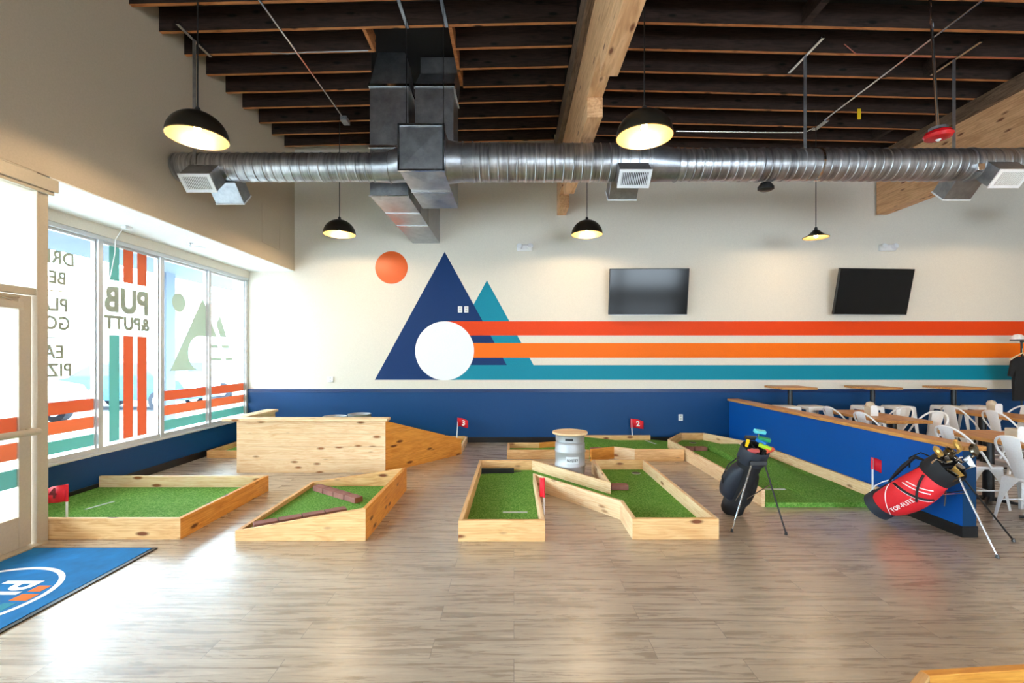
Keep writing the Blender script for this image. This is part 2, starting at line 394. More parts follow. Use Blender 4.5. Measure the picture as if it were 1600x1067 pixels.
def door_leaf(idx, y0, y1, hinge_far):
    e = bpy.data.objects.new('door_%d' % idx, None); C.objects.link(e); e.location = (XD, y0, 0); e['kind'] = 'structure'
    f = MB()
    f.box(XD - .03, XD + .015, y0, y0 + .1, .02, 2.12).box(XD - .03, XD + .015, y1 - .1, y1, .02, 2.12)
    f.box(XD - .03, XD + .015, y0 + .1, y1 - .1, .02, .28).box(XD - .03, XD + .015, y0 + .1, y1 - .1, 2.0, 2.12)
    f.build('door_frame', ALU, e, bev=.004)
    MB().box(XD - .01, XD - .004, y0 + .09, y1 - .09, .27, 2.01).build('door_glass', GLASS, e)
    b = MB(); b.tube([(XD + .1, y0 + .06, .98), (XD + .1, y1 - .02, .98)], .028, 14).box(XD + .01, XD + .1, y1 - .05, y1 - .015, .955, 1.005).box(XD + .01, XD + .1, y0 + .04, y0 + .09, .955, 1.005)
    b.build('push_bar', ALU, e, bev=.003)
    b = MB(); b.box(XD + .015, XD + .08, y1 - .52, y1 - .12, 2.0, 2.06).tube([(XD + .06, y1 - .2, 2.07), (XD + .15, y1 - .42, 2.09), (XD + .02, y1 - .1, 2.1)], .01, 6)
    b.build('door_closer', ALU, e, bev=.004)
    for (a, c), mm in zip(((.97, 1.11), (.76, .90), (.53, .68)), (D_ORG, D_ORG2, D_TEAL)):
        MB().box(XD - .003, XD - .002, y0 + .1, y1 - .1, a, c).build('stripe', mm, e)
door_leaf(1, 3.03, 3.965, True); door_leaf(2, 2.07, 3.02, False)

# access panel, sprinkler and fittings on the soffit
p = MB(); p.box(XS, XS + .006, 7.57, 8.15, 3.45, 3.47).box(XS, XS + .006, 7.57, 8.15, 4.08, 4.1).box(XS, XS + .006, 7.57, 7.59, 3.47, 4.08).box(XS, XS + .006, 8.13, 8.15, 3.47, 4.08).box(XS, XS + .002, 7.6, 8.12, 3.48, 4.07)
tag(p.build('access_panel', bpy.data.materials['soffit_shaded'], bev=.001), 'square painted access panel high on the soffit face near the back wall', 'access panel')
t = thing('sprinkler_head', 'small chrome sprinkler head under the white soffit above the windows', 'sprinkler', (-4.5, 6.5, 3.178))
MB().lathe([(.045, 0), (.045, -.006), (.02, -.02)], 16, (-4.5, 6.5, 3.178)).build('escutcheon', CHROME, t)
MB().lathe([(.012, -.02), (.012, -.05), (.03, -.055), (.03, -.058)], 12, (-4.5, 6.5, 3.178)).build('deflector', CHROME, t)
t = thing('window_sensor', 'small white sensor block under the soffit with a thin cable hanging at the second window', 'sensor', (-4.68, 5.66, 3.178))
MB().box(-4.71, -4.65, 5.6, 5.7, 3.14, 3.178).build('housing', WHITE, t, bev=.004)
MB().tube([(-4.7, 5.62, 3.15), (-4.76, 5.58, 3.0), (-4.8, 5.62, 2.85), (-4.83, 5.6, 2.6), (-4.85, 5.58, 2.45)], .005, 6).build('cable', WHITE, t)
for y, lab in ((6.75, 'flat round white disc light under the soffit nearest the sprinkler'), (7.9, 'flat round white disc light under the soffit nearest the back wall')):
    tag(MB().lathe([(.08, 0), (.08, -.008), (.06, -.014)], 24, (-4.55, y, 3.178)).build('disc_light', WHITE), lab, 'ceiling light', 'soffit disc lights')

# ------------------------------------------------------------------ mural on the back wall
mu = thing('wall_mural', 'painted mural of mountains, sun and long orange and teal stripes on the back wall', 'mural', (-1.3, YB, 1.1))
wp = lambda x, y: ((x - 803) / 84, CAMZ - (y - 555) / 84)
def mural(name, pts, mat, k):
    n = len(pts); y = YB - .0012 * k
    q = [wp(*p) for p in pts]
    MB().add([(a, y, b) for a, b in q] + [(a, YB, b) for a, b in q],
        [tuple(range(n)), tuple(range(n, 2 * n))] + [(i, (i + 1) % n, n + (i + 1) % n, n + i) for i in range(n)]).build(name, mat, mu)
mc = lambda cx, cy, r, n=64: [(cx + r * math.cos(2 * PI * k / n), cy + r * math.sin(2 * PI * k / n)) for k in range(n)]
mural('sun_circle', mc(611.7, 418, 25.4), M_SUN, 1)
mural('small_mountain', [(760.8, 438), (846.5, 593.5), (675, 593.5)], M_TEAL, 1)
mural('big_mountain', [(694.8, 393.4), (804.5, 593.5), (585.6, 593.5)], M_NAVY, 2)
XE = 803 + 12.49 * 84
mural('red_stripe', [(694.8, 502), (XE, 502), (XE, 524), (694.8, 524)], M_RED, 3)
mural('orange_stripe', [(694.8, 536), (XE, 536), (XE, 558.8), (694.8, 558.8)], M_ORG, 3)
mural('teal_stripe', [(694.8, 570.4), (XE, 570.4), (XE, 593.5), (694.8, 593.5)], M_TEAL, 3)
mural('white_circle', mc(694.8, 548.1, 46), M_WHT, 4)

# ------------------------------------------------------------------ timber roof members
ords = ['first', 'second', 'third', 'fourth', 'fifth', 'sixth', 'seventh', 'eighth', 'ninth', 'tenth', 'eleventh', 'twelfth', 'thirteenth']
def joist_mesh(m, x0, x1, y, t=.042, h=.27):
    z0, z1 = ceil_z(x0), ceil_z(x1)
    p = [(x0, y, z0), (x1, y, z1), (x1, y + t, z1), (x0, y + t, z0), (x0, y, z0 + h), (x1, y, z1 + h), (x1, y + t, z1 + h), (x0, y + t, z0 + h)]
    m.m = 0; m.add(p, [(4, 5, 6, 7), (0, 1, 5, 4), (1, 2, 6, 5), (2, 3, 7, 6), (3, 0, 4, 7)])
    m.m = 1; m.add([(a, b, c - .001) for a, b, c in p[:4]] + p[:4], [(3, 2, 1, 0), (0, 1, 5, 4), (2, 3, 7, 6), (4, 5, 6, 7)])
L = [8.3, 7.87, 7.47, 7.02, 6.61, 6.19, 5.78, 5.37, 4.95, 4.53, 4.12, 3.7]
for i, y in enumerate(L):
    if 5.6 < y < 6.8: parts_ = ((XS, -1.90 if y > 6 else -1.74, 'cut roof joist left of the duct risers, %s out from the back wall'), (-.72, .72, 'cut roof joist between the risers and timber beam, %s out from the back wall'))
    else: parts_ = ((XS, .72, 'full dark roof joist left of the big timber beam, %s out from the back wall'),)
    for a, b_, lb in parts_:
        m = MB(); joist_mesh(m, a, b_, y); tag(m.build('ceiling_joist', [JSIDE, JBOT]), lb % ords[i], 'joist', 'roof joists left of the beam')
Rr = [8.52, 8.1, 7.64, 7.16, 6.73, 6.28, 5.82, 5.36, 4.9, 4.45, 4.0]
for i, y in enumerate(Rr):
    m = MB(); joist_mesh(m, .97, 6.95, y)
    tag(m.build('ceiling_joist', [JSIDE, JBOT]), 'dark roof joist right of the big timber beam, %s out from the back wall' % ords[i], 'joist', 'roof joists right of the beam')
for i, (x, y0, y1) in enumerate(((-1.76, 5.41, 5.82), (-.76, 5.41, 6.6))):
    z = ceil_z(x)
    tag(MB().box(x, x + .04, y0, y1, z + .0, z + .2).build('duct_opening_trimmer', JBOT), 'short pine trimmer framing the roof opening %s of the duct risers' % ('left', 'right')[i], 'trimmer')
for x, y0, y1, lab in ((5.5, 5.86, 6.28, 'short dark wood block between joists beside the right hanger channel'), (3.3, 4.94, 5.36, 'short dark wood block between joists at the top, right of the middle lamp cord'), (6.2, 7.68, 8.1, 'short dark wood block between joists next to the right beam')):
    tag(MB().box(x, x + .09, y0, y1, ceil_z(x) + .02, ceil_z(x) + .2).build('joist_block', JSIDE), lab, 'wood block')
z = ceil_z(5.3)
m = MB(); m.box(5.26, 5.31, 7.15, 7.158, z - .12, z + .04); tag(m.build('yellow_tag', plain('tag_yellow', srgb(232, 190, 20), .6)), 'small yellow tag hanging from a joist above the duct at right', 'tag')
tag(MB().tube([(4.1, 5.80, ceil_z(4.1) + .1), (4.25, 5.81, ceil_z(4.2) - .01), (5.2, 5.81, ceil_z(5.2) - .03), (6.0, 5.81, ceil_z(6) - .015), (6.7, 5.81, ceil_z(6.7) - .03)], .006, 6).build('copper_wire', plain('wire_copper', srgb(170, 84, 60), .5)), 'thin reddish wire stapled along a joist at the upper right', 'wire')
tag(MB().tube([(-3.0, 5.77, ceil_z(-3) - .01), (-2.8, 5.77, ceil_z(-2.8) - .03), (-2.55, 5.77, ceil_z(-2.6) - .015), (-1.8, 5.77, ceil_z(-1.8) - .015)], .006, 6).build('grey_cable', DUCTS), 'thin grey cable along a joist left of the duct risers', 'cable')
# main beam
b = thing('timber_beam', 'big pale laminated timber beam running from the camera to the back wall', 'beam', (.885, YB, 4.2))
MB().box(-3.5, 5.2, .0, .17, 0, 1.2).build('beam_core', GLULAM, b, bev=.006, loc=(.97, 3.49, 4.44), rot=(0, 0, R(90)))
for x0, x1, z in ((3.0, 4.36, 4.22), (5.1, 7.53, 4.22), (8.2, YB, 4.22)):
    MB().box(0, x1 - x0, 0, .17, 0, .218).build('bottom_block', GLULAM, b, bev=.006, loc=(.97, x0, z), rot=(0, 0, R(90)))
MB().box(0, 8.6, 0, .08, 0, .32).build('ledger', OLDW, b, bev=.006, loc=(.80, .05, 5.12), rot=(0, 0, R(90)))
b = thing('timber_beam', 'deep honey-coloured laminated beam at the upper right, end on the back wall', 'beam', (6.8, YB, 4.2))
MB().box(0, 8.6, -.2, 0, 0, .9).build('beam_core', GLULAM, b, bev=.006, loc=(6.71, .05, 4.22), rot=(0, 0, R(90)))
MB().box(0, 8.6, -.2, .05, 0, .2).build('ledger', OLDW, b, bev=.01, loc=(6.70, .05, 5.121), rot=(0, 0, R(90)))

# ------------------------------------------------------------------ air ducts
YD = 5.65; ZD = CAMZ + 2.30
def spiral(m, x0, x1, r, z, pitch=.11):
    pr = []; x = x0
    while x < x1 - .001:
        pr += [(r, x), (r, min(x + pitch * .82, x1)), (r + .007, min(x + pitch * .88, x1)), (r + .007, min(x + pitch * .94, x1))]
        x += pitch
    pr.append((r, x1)); n = 40
    m.rings([[(xx, YD + rr * math.cos(2 * PI * k / n), z + rr * math.sin(2 * PI * k / n)) for k in range(n)] for rr, xx in pr])
def band(m, x, r, z, w_=.03):
    n = 40
    m.rings([[(x + dx, YD + rr * math.cos(2 * PI * k / n), z + rr * math.sin(2 * PI * k / n)) for k in range(n)] for rr, dx in ((r, 0), (r + .012, .002), (r + .012, w_), (r, w_ + .002))])
def cone(m, x0, x1, r0, r1, z0, z1):
    n = 40
    m.rings([[(x, YD + r * math.cos(2 * PI * k / n), z + r * math.sin(2 * PI * k / n)) for k in range(n)] for x, r, z in ((x0, r0, z0), (x1, r1, z1))])
ad = thing('air_duct', 'long round spiral metal air duct crossing the room under the roof joists', 'air duct', (0, YD, ZD - .22))
zl = CAMZ + 2.27; zr = CAMZ + 2.30
m = MB(); spiral(m, -4.06, -1.68, .165, zl); m.build('duct_pipe', DUCTR, ad)
m = MB(); cone(m, -1.68, -1.5, .168, .175, zl, zl); cone(m, -1.5, -1.28, .175, .225, zl, CAMZ + 2.33); band(m, -1.69, .168, zl, .012); band(m, -1.5, .176, zl, .012); m.build('duct_coupling', DUCTS, ad)
m = MB(); cone(m, -.80, -.6, .25, .222, CAMZ + 2.33, CAMZ + 2.33); cone(m, -.6, -.5, .222, .222, CAMZ + 2.33, CAMZ + 2.33); band(m, -.62, .222, CAMZ + 2.33, .015); band(m, -.5, .222, CAMZ + 2.33, .015); m.build('duct_coupling', DUCTS, ad)
m = MB(); spiral(m, -.5, 1.62, .221, CAMZ + 2.325); m.build('duct_pipe', DUCTR, ad)
m = MB(); cone(m, 1.62, 1.95, .222, .186, CAMZ + 2.325, zr); band(m, 1.6, .222, CAMZ + 2.325, .015); band(m, 1.95, .188, zr, .012); m.build('duct_reducer', DUCTS, ad)
m = MB(); spiral(m, 1.95, 6.08, .185, zr, .1); m.build('duct_pipe', DUCTR, ad)
for x, r in ((2.95, .186), (3.62, .186), (5.45, .186), (6.05, .186)):
    m = MB(); band(m, x, r, zr); m.build('duct_band', CHROME if x == 3.62 else DUCTS, ad)
def register(x0, x1, zc, dy, labelled):      # rectangular spout slanting down at 45 degrees off the round pipe
    s = .7071; d = V((0, dy * s, -s)); p_ = V((0, s * dy, s)); c = V((0, YD, zc))
    hh = .105; o = c + d * .12
    def P(x, a, q): return V((x, 0, 0)) + V((0, c.y, c.z)) + d * a + p_ * q
    m = MB(); m.hexa([P(x0, .1, -hh), P(x1, .1, -hh), P(x1, .1, hh), P(x0, .1, hh), P(x0, .37, -hh), P(x1, .37, -hh), P(x1, .37, hh), P(x0, .37, hh)])
    box_ = m.build('register_box', DUCTS, ad, bev=.003)
    g = MB(); f = .028
    for a0, a1, q0, q1 in ((x0 - .006, x1 + .006, -hh - .006, -hh + f), (x0 - .006, x1 + .006, hh - f, hh + .006), (x0 - .006, x0 + f, -hh + f, hh - f), (x1 - f, x1 + .006, -hh + f, hh - f)):
        g.hexa([P(a0, .366, q0), P(a1, .366, q0), P(a1, .366, q1), P(a0, .366, q1), P(a0, .382, q0), P(a1, .382, q0), P(a1, .382, q1), P(a0, .382, q1)])
    nb = 15
    for k in range(nb):
        xx = x0 + f + (x1 - x0 - 2 * f) * (k + .5) / nb
        g.hexa([P(xx - .005, .372, -hh + f), P(xx + .005, .372, -hh + f), P(xx + .005, .372, hh - f), P(xx - .005, .372, hh - f), P(xx - .003, .38, -hh + f), P(xx + .003, .38, -hh + f), P(xx + .003, .38, hh - f), P(xx - .003, .38, hh - f)])
    gr = g.build('grille', WHITE, box_)
    k = MB(); k.hexa([P(x0 + f, .3705, -hh + f), P(x1 - f, .3705, -hh + f), P(x1 - f, .3705, hh - f), P(x0 + f, .3705, hh - f), P(x0 + f, .3715, -hh + f), P(x1 - f, .3715, -hh + f), P(x1 - f, .3715, hh - f), P(x0 + f, .3715, hh - f)])
    k.build('grille_opening', BLACKB, box_)
register(-3.82, -3.47, zl - .02, -1, 0); register(-3.72, -3.37, zl - .04, 1, 0)
register(1.21, 1.57, zr - .0, -1, 0); register(1.18, 1.53, zr - .02, 1, 0)
register(5.54, 5.89, zr - .0, -1, 0); register(5.36, 5.70, zr - .02, 1, 0)
m = MB(); m.box(5.42, 5.5, YD - .2, YD - .15, zr - .14, zr - .06); m.build('damper_actuator', CHROME, ad, bev=.004)
def seam(m, pts, t=.012): 
    m.tube(pts + [pts[0]], t, 4)
def rect_duct(name, par, x0, x1, y0, y1, z0, z1, crosses=()):
    o = MB().box(x0, x1, y0, y1, z0, z1).build(name, DUCTS, par)
    for e in crosses:
        m = MB()
        if e[0] == 'front':
            for za, zb in e[1]:
                m.add([(x0, y0 - .001, za), (x1, y0 - .001, za), (x1, y0 - .001, zb), (x0, y0 - .001, zb), ((x0 + x1) / 2, y0 - .014, (za + zb) / 2)], [(0, 1, 4), (1, 2, 4), (2, 3, 4), (3, 0, 4)])
        elif e[0] == 'bottom':
            for ya, yb in e[1]:
                m.add([(x0, ya, z0 - .001), (x1, ya, z0 - .001), (x1, yb, z0 - .001), (x0, yb, z0 - .001), ((x0 + x1) / 2, (ya + yb) / 2, z0 - .016)], [(0, 1, 4), (1, 2, 4), (2, 3, 4), (3, 0, 4)])
        m.build('duct_panel', DUCTS, o, sharp=.01)
    return o
def flange(m, x0, x1, y0, y1, z, t=.018):
    m.box(x0 - t, x1 + t, y0 - t, y0 + .004, z - t, z + t).box(x0 - t, x1 + t, y1 - .004, y1 + t, z - t, z + t)
    m.box(x0 - t, x0 + .004, y0, y1, z - t, z + t).box(x1 - .004, x1 + t, y0, y1, z - t, z + t)
H = CAMZ
# plenum the round pipe plugs into, with its riser: part of the same air duct
rect_duct('plenum', ad, -1.295, -.79, 5.25, 6.62, H + 2.08, H + 2.585, (('front', [(H + 2.08, H + 2.585)]), ('bottom', [(5.25, 5.93), (5.93, 6.6)])))
m = MB()
for x in (-1.295, -.79): m.box(x - .01, x + .01, 5.235, 5.26, H + 2.07, H + 2.595)
m.box(-1.305, -.78, 5.235, 5.25, H + 2.575, H + 2.6).box(-1.305, -.78, 5.235, 5.26, H + 2.068, H + 2.09)
m.build('plenum_flange', CHROME, ad)
MB().box(-1.305, -.78, 5.925, 5.94, H + 2.062, H + 2.082).build('plenum_seam', CHROME, ad)
rect_duct('riser', ad, -1.29, -.79, 6.1, 6.615, H + 2.585, H + 3.52, (('front', [(H + 2.6, H + 3.5)]),))
m = MB(); flange(m, -1.29, -.79, 6.1, 6.615, H + 3.52); m.build('riser_flange', CHROME, ad)
m = MB(); m.hexa([(-1.29, 6.1, H + 3.54), (-.79, 6.1, H + 3.54), (-.79, 6.615, H + 3.54), (-1.29, 6.615, H + 3.54), (-1.26, 6.3, H + 3.8), (-.77, 6.3, H + 3.8), (-.77, 6.68, H + 3.8), (-1.26, 6.68, H + 3.8)]); m.build('riser_offset', DUCTS, ad)
m = MB(); m.box(-1.26, -.77, 6.3, 6.68, H + 3.8, H + 4.02); m.build('riser_top', DUCTS, ad)
# second, separate riser and branch
rd = thing('rectangular_duct', 'rectangular sheet-metal riser and branch left of the round duct plenum, reaching the back wall', 'air duct', (-1.63, 6.35, H + 2.08))
rect_duct('branch', rd, -1.88, -1.38, 6.1, YB - .002, H + 2.08, H + 2.71, (('bottom', [(6.1, 6.85), (6.85, 7.5), (7.5, YB - .01)]), ('front', [(H + 2.08, H + 2.7)])))
m = MB()
for y in (6.85, 7.5): m.box(-1.89, -1.37, y - .008, y + .008, H + 2.07, H + 2.09).box(-1.385, -1.37, y - .008, y + .008, H + 2.08, H + 2.71)
m.box(-1.89, -1.37, 6.09, 6.105, H + 2.07, H + 2.09); m.build('branch_seam', CHROME, rd)
rect_duct('riser', rd, -1.88, -1.38, 6.1, 6.6, H + 2.71, H + 3.52, (('front', [(H + 2.72, H + 3.5)]),))
m = MB(); flange(m, -1.88, -1.38, 6.1, 6.6, H + 3.52); flange(m, -1.88, -1.38, 6.1, 6.6, H + 2.72); m.build('riser_flange', CHROME, rd)
def cross4(m, q):
    c = sum((V(p) for p in q), V()) / 4; nrm = (V(q[1]) - V(q[0])).cross(V(q[3]) - V(q[0])).normalized()
    if nrm.y > 0: nrm = -nrm
    m.add(q + [c + nrm * .02], [(0, 1, 4), (1, 2, 4), (2, 3, 4), (3, 0, 4)])
a = [(-1.88, 6.1, H + 3.54), (-1.38, 6.1, H + 3.54), (-1.38, 6.6, H + 3.54), (-1.88, 6.6, H + 3.54)]
t4 = [(-1.81, 6.22, H + 4.03), (-1.45, 6.22, H + 4.03), (-1.45, 6.58, H + 4.03), (-1.81, 6.58, H + 4.03)]
o = MB().hexa(a + t4).build('riser_taper', DUCTS, rd)
m = MB(); cross4(m, [V(a[0]) + V((0, -.001, 0)), V(a[1]) + V((0, -.001, 0)), V(t4[1]) + V((0, -.001, 0)), V(t4[0]) + V((0, -.001, 0))]); m.build('duct_panel', DUCTS, o, sharp=.01)
# hangers
def strut(x, y0, y1, lab, drop=None):
    z = ceil_z(x) - .042
    t = thing('hanger_strut', lab, 'duct hanger', (x, y0, z))
    m = MB(); m.box(x - .022, x - .017, y0, y1, z, z + .041).box(x + .017, x + .022, y0, y1, z, z + .041).box(x - .022, x + .022, y0, y1, z, z + .005)
    m.build('channel', CHROME, t)
    for (dx, dy, z1, r) in (drop or []):
        if r > .01: MB().box(x + dx - .019, x + dx + .019, dy - .004, dy + .004, z1, z).build('strap', DUCTS, t)
        else: MB().tube([(x + dx, dy, z1), (x + dx, dy, z)], r, 8).build('rod', BLK, t)
strut(-3.75, 5.2, 5.78, 'short galvanized hanger channel with strap at the left end of the duct', [(0, YD - .17, zl - .02, .02)])
strut(3.64, 5.5, 6.18, 'short galvanized hanger channel with strap right of the middle pendant lamp', [(0, YD + .19, zr, .02)])
strut(5.5, 5.5, 6.16, 'short galvanized hanger channel with strap beside the right timber beam', [(0, YD + .19, zr, .02)])
strut(-1.22, 4.0, 5.36, 'left one of two long channels at top centre with a rod to the duct box', [(0, 5.3, H + 2.59, .006)])
strut(-.77, 4.0, 5.36, 'right one of two long channels at top centre with a rod to the duct box', [(-.03, 5.3, H + 2.59, .006)])
# conduits
z = ceil_z(-2.67) - .03
t = thing('ceiling_conduit', 'thin metal conduit under the joists ending above the back left pendant lamp', 'conduit', (-2.67, 7.34, z))
MB().tube([(-2.67, 3.7, z), (-2.67, 6.9, z), (-2.67, 7.3, z - .01)], .0125, 8).build('tube', CHROME, t)
MB().box(-2.72, -2.62, 7.3, 7.48, z - .05, z + .02).build('junction_box', DUCTS, t, bev=.005)
z = ceil_z(4.9) - .03
t = thing('ceiling_conduit', 'thin metal conduit slanting from the top right towards the cone pendant lamp', 'conduit', (4.9, 7.79, z))
MB().tube([(4.9, 3.7, z), (4.9, 7.2, z), (4.88, 7.5, z - .03), (4.8, 7.72, z - .03), (4.2, 7.78, z - .0), (2.7, 7.78, z + .02)], .0125, 8).build('tube', CHROME, t)
MB().box(4.85, 4.93, 7.3, 7.62, z - .05, z - .02).build('bracket', CHROME, t)
# red disc on a drop pole
t = thing('ceiling_drop_pole', 'red disc device hanging on a thin steel pole in front of the right beam', 'ceiling fixture', (4.36, 4.8, 3.84))
MB().tube([(4.355, 4.8, 3.93), (4.27, 4.8, ceil_z(4.3) - .01)], .014, 10).build('pole', CHROME, t)
MB().lathe([(.0, .05), (.07, .05), (.11, .03), (.125, .0), (.11, -.03), (.05, -.045), (.0, -.045)], 28, (4.36, 4.8, 3.88), cap0=False, cap1=False).build('disc', plain('red_disc', srgb(200, 20, 30), .25), t)
MB().lathe([(.08, .05), (.08, .075), (.02, .08)], 20, (4.36, 4.8, 3.88)).build('collar', DUCTS, t)
MB().lathe([(.025, -.045), (.012, -.06)], 12, (4.36, 4.8, 3.88)).build('nozzle', WHITE, t)
tag(MB().lathe([(0, .05), (.05, .05), (.08, 0), (.08, -.03), (.05, -.05), (0, -.05)], 20, (3.1, 5.75, H + 2.07), sx=1.2, cap0=False, cap1=False).build('ceiling_speaker', BLK, bev=0), 'small black oval speaker under the round duct right of the middle grille', 'speaker')

# ------------------------------------------------------------------ pendant lamps
BULB = plain('bulb_glow', srgb(255, 240, 210), .3, emit=srgb(255, 226, 170), es=60)
def pendant(x, y, zrim, label, r=.25, cone_=False, power=LAMP_W, tilt=(0, 0)):
    t = thing('pendant_lamp', label, 'pendant lamp', (x, y, zrim)); n = 40
    h = .235 * r / .25
    if cone_: prof = [(r, 0), (r * .55, .055), (.04, .12), (.028, .125)]
    else: prof = [(r * math.cos(a), h * math.sin(a)) for a in [R(90 * k / 12) for k in range(12)]] + [(.025, h)]
    M = Matrix.Translation((x, y, zrim + h)) @ Matrix.Rotation(tilt[0], 4, 'X') @ Matrix.Rotation(tilt[1], 4, 'Y') @ Matrix.Translation((0, 0, -h))
    m = MB(M); m.lathe(prof, n, cap0=False); m.build('lamp_shade', SHADE, t)
    m = MB(M); m.lathe([(a - .004 if a > .03 else a, b - .003) for a, b in prof], n, cap0=False); m.lathe([(r - .006, -.001), (r + .001, -.001), (r + .001, .006)], n, cap0=False, cap1=False); m.build('shade_lining', BRASS, t)
    ht = .125 if cone_ else h
    m = MB(M); m.lathe([(.022, ht - .05), (.024, ht + .03), (.014, ht + .045)], 14); m.build('socket', BLK, t)
    m = MB(M); zb = .03 if cone_ else .085
    m.lathe([(.0, zb - .035), (.02, zb - .03), (.032, zb), (.022, zb + .035), (.014, zb + .06)], 16, cap0=False); bb = m.build('bulb', BULB, t)
    MB().tube([(x, y, zrim + ht + .04), (x, y, ceil_z(x) + .268)], .006, 6).build('cord', BLK, t)
    l = bpy.data.lights.new('lamp_light', 'POINT'); l.energy = power; l.color = (1, .78, .5); l.shadow_soft_size = .035
    lo = bpy.data.objects.new('lamp_light', l); C.objects.link(lo); lo.location = (x, y, zrim + (.005 if cone_ else .045)); lo.parent = t; lo.matrix_parent_inverse = wm(t).inverted()
pendant(-2.85, 4.21, 3.575, 'large dome pendant lamp in front of the left end of the duct')
pendant(1.17, 4.19, 3.575, 'large dome pendant lamp in front of the duct at centre right')
pendant(-2.80, 7.5, 3.56, 'dome pendant lamp at the back wall above the orange sun circle')
pendant(1.18, 7.55, 3.57, 'dome pendant lamp at the back wall right of the timber beam end')
pendant(4.88, 7.55, 3.52, 'small white-lit cone pendant lamp at the back wall above the right television', .19, True)
pendant(5.1, 4.2, 3.95, 'dome pendant lamp above the dining tables outside the upper right corner')
pendant(8.3, 7.0, 3.85, 'pendant lamp glowing at the right edge below the right beam')
for (x, y) in ((-2.85, 1.0), (1.17, 1.0), (5.1, 1.0), (9, 3.5)):
    pendant(x, y, 3.6, 'dome pendant lamp behind the viewpoint near x %s' % ('left', 'centre', 'right', 'far right')[int((x + 3) // 3.9) if x < 8 else 3])

# ------------------------------------------------------------------ wall fittings
def tv(x0, x1, ztop, zbot, label, tl):
    xc = (x0 + x1) / 2; t = thing('television', label, 'television', (xc, YB - .2, zbot))
    M = Matrix.Translation((xc, YB - .2, (ztop + zbot) / 2)) @ Matrix.Rotation(R(tl[1]), 4, 'Z') @ Matrix.Rotation(R(tl[0]), 4, 'X')
    hw, hh = (x1 - x0) / 2, .415
    MB(M).box(-hw, hw, -.02, .03, -hh, hh).build('housing', BLK, t, bev=.006)
    MB(M).box(-hw + .012, hw - .012, -.0225, -.019, -hh + .012, hh - .012).build('screen', SCREEN, t)
    MB(M).box(-hw, hw, -.021, .0, -hh - .01, -hh).build('lower_trim', ALUW, t)
    MB().box(xc - .2, xc + .2, YB - .17, YB - .003, (ztop + zbot) / 2 - .15, (ztop + zbot) / 2 + .15).build('wall_bracket', BLK, t)
tv(1.73, 3.16, 3.18, 2.37, 'black wall television directly above the orange stripes, left of the two', (9, -1))
tv(5.82, 7.24, 3.18, 2.37, 'black wall television tilted with window reflection, right of the two', (12, 4))
for x, lab in ((.202, 'twin-head emergency light on the wall near the timber beam end'), (6.917, 'twin-head emergency light on the wall above the right television')):
    z = 3.61; t = thing('emergency_light', lab, 'emergency light', (x, YB, z))
    MB().box(x - .15, x + .15, YB - .07, YB, z - .06, z + .06).build('housing', WHITE, t, bev=.02)
    for s in (-1, 1):
        M = Matrix.Translation((x + s * .1, YB - .07, z + .01)) @ Matrix.Rotation(R(75), 4, 'X')
        hd = MB(M).lathe([(.05, -.01), (.055, .03), (.05, .05)], 20).build('lamp_head', WHITE, t)
        MB(M).lathe([(.04, .05), (.038, .054)], 20).build('lens', M_WHT, hd)
def plate(px, py, w_, h_, lab):
    x, z = wp(px, py); t = thing('wall_plate', lab, 'wall plate', (x, YB, z - h_ / 2))
    MB().box(x - w_ / 2, x + w_ / 2, YB - .024, YB - .004, z - h_ / 2, z + h_ / 2).build('plate', WHITE, t, bev=.003)
    for s in (-1, 1): MB().box(x - .015, x + .015, YB - .027, YB - .023, z + s * .025 - .014, z + s * .025 + .014).build('socket', plain('socket_grey', srgb(190, 190, 190)), t)
plate(719, 483.5, .078, .118, 'left white outlet plate of the pair on the navy mural mountain')
plate(728.8, 483.5, .078, .118, 'right white outlet plate of the pair on the navy mural mountain')
plate(517, 592.5, .11, .10, 'white control plate low on the cream wall left of the mountain')
plate(1063, 652, .08, .118, 'white outlet plate on the blue wainscot left of the partition')

# ------------------------------------------------------------------ partition half wall
X0, X1 = 3.99, 4.11
t = thing('partition_wall', 'blue half wall with timber cap between the putting green and the dining tables', 'half wall', (4.05, 4.157, 0))
MB().box(X0, X1, 4.157, YB - .026, 0, .78).build('panel', COBALT, t)
MB().box(X0 + .001, X1, 4.153, 4.157, .1, .78).build('end_shade', plain('end_shade_blue', srgb(0, 50, 88), .55, spec=.25), t)  # thin sheet painting the unlit end's shade as a darker blue
MB().box(0, YB - 4.14 + .0, -.1, .1, 0, .04).build('wood_cap', BUTCH, t, bev=.004, loc=(4.05, 4.10, .78), rot=(0, 0, R(90)))
MB().box(X0 - .01, X1 + .01, 4.147, YB - .03, 0, .1).build('baseboard', BLACKB, t)

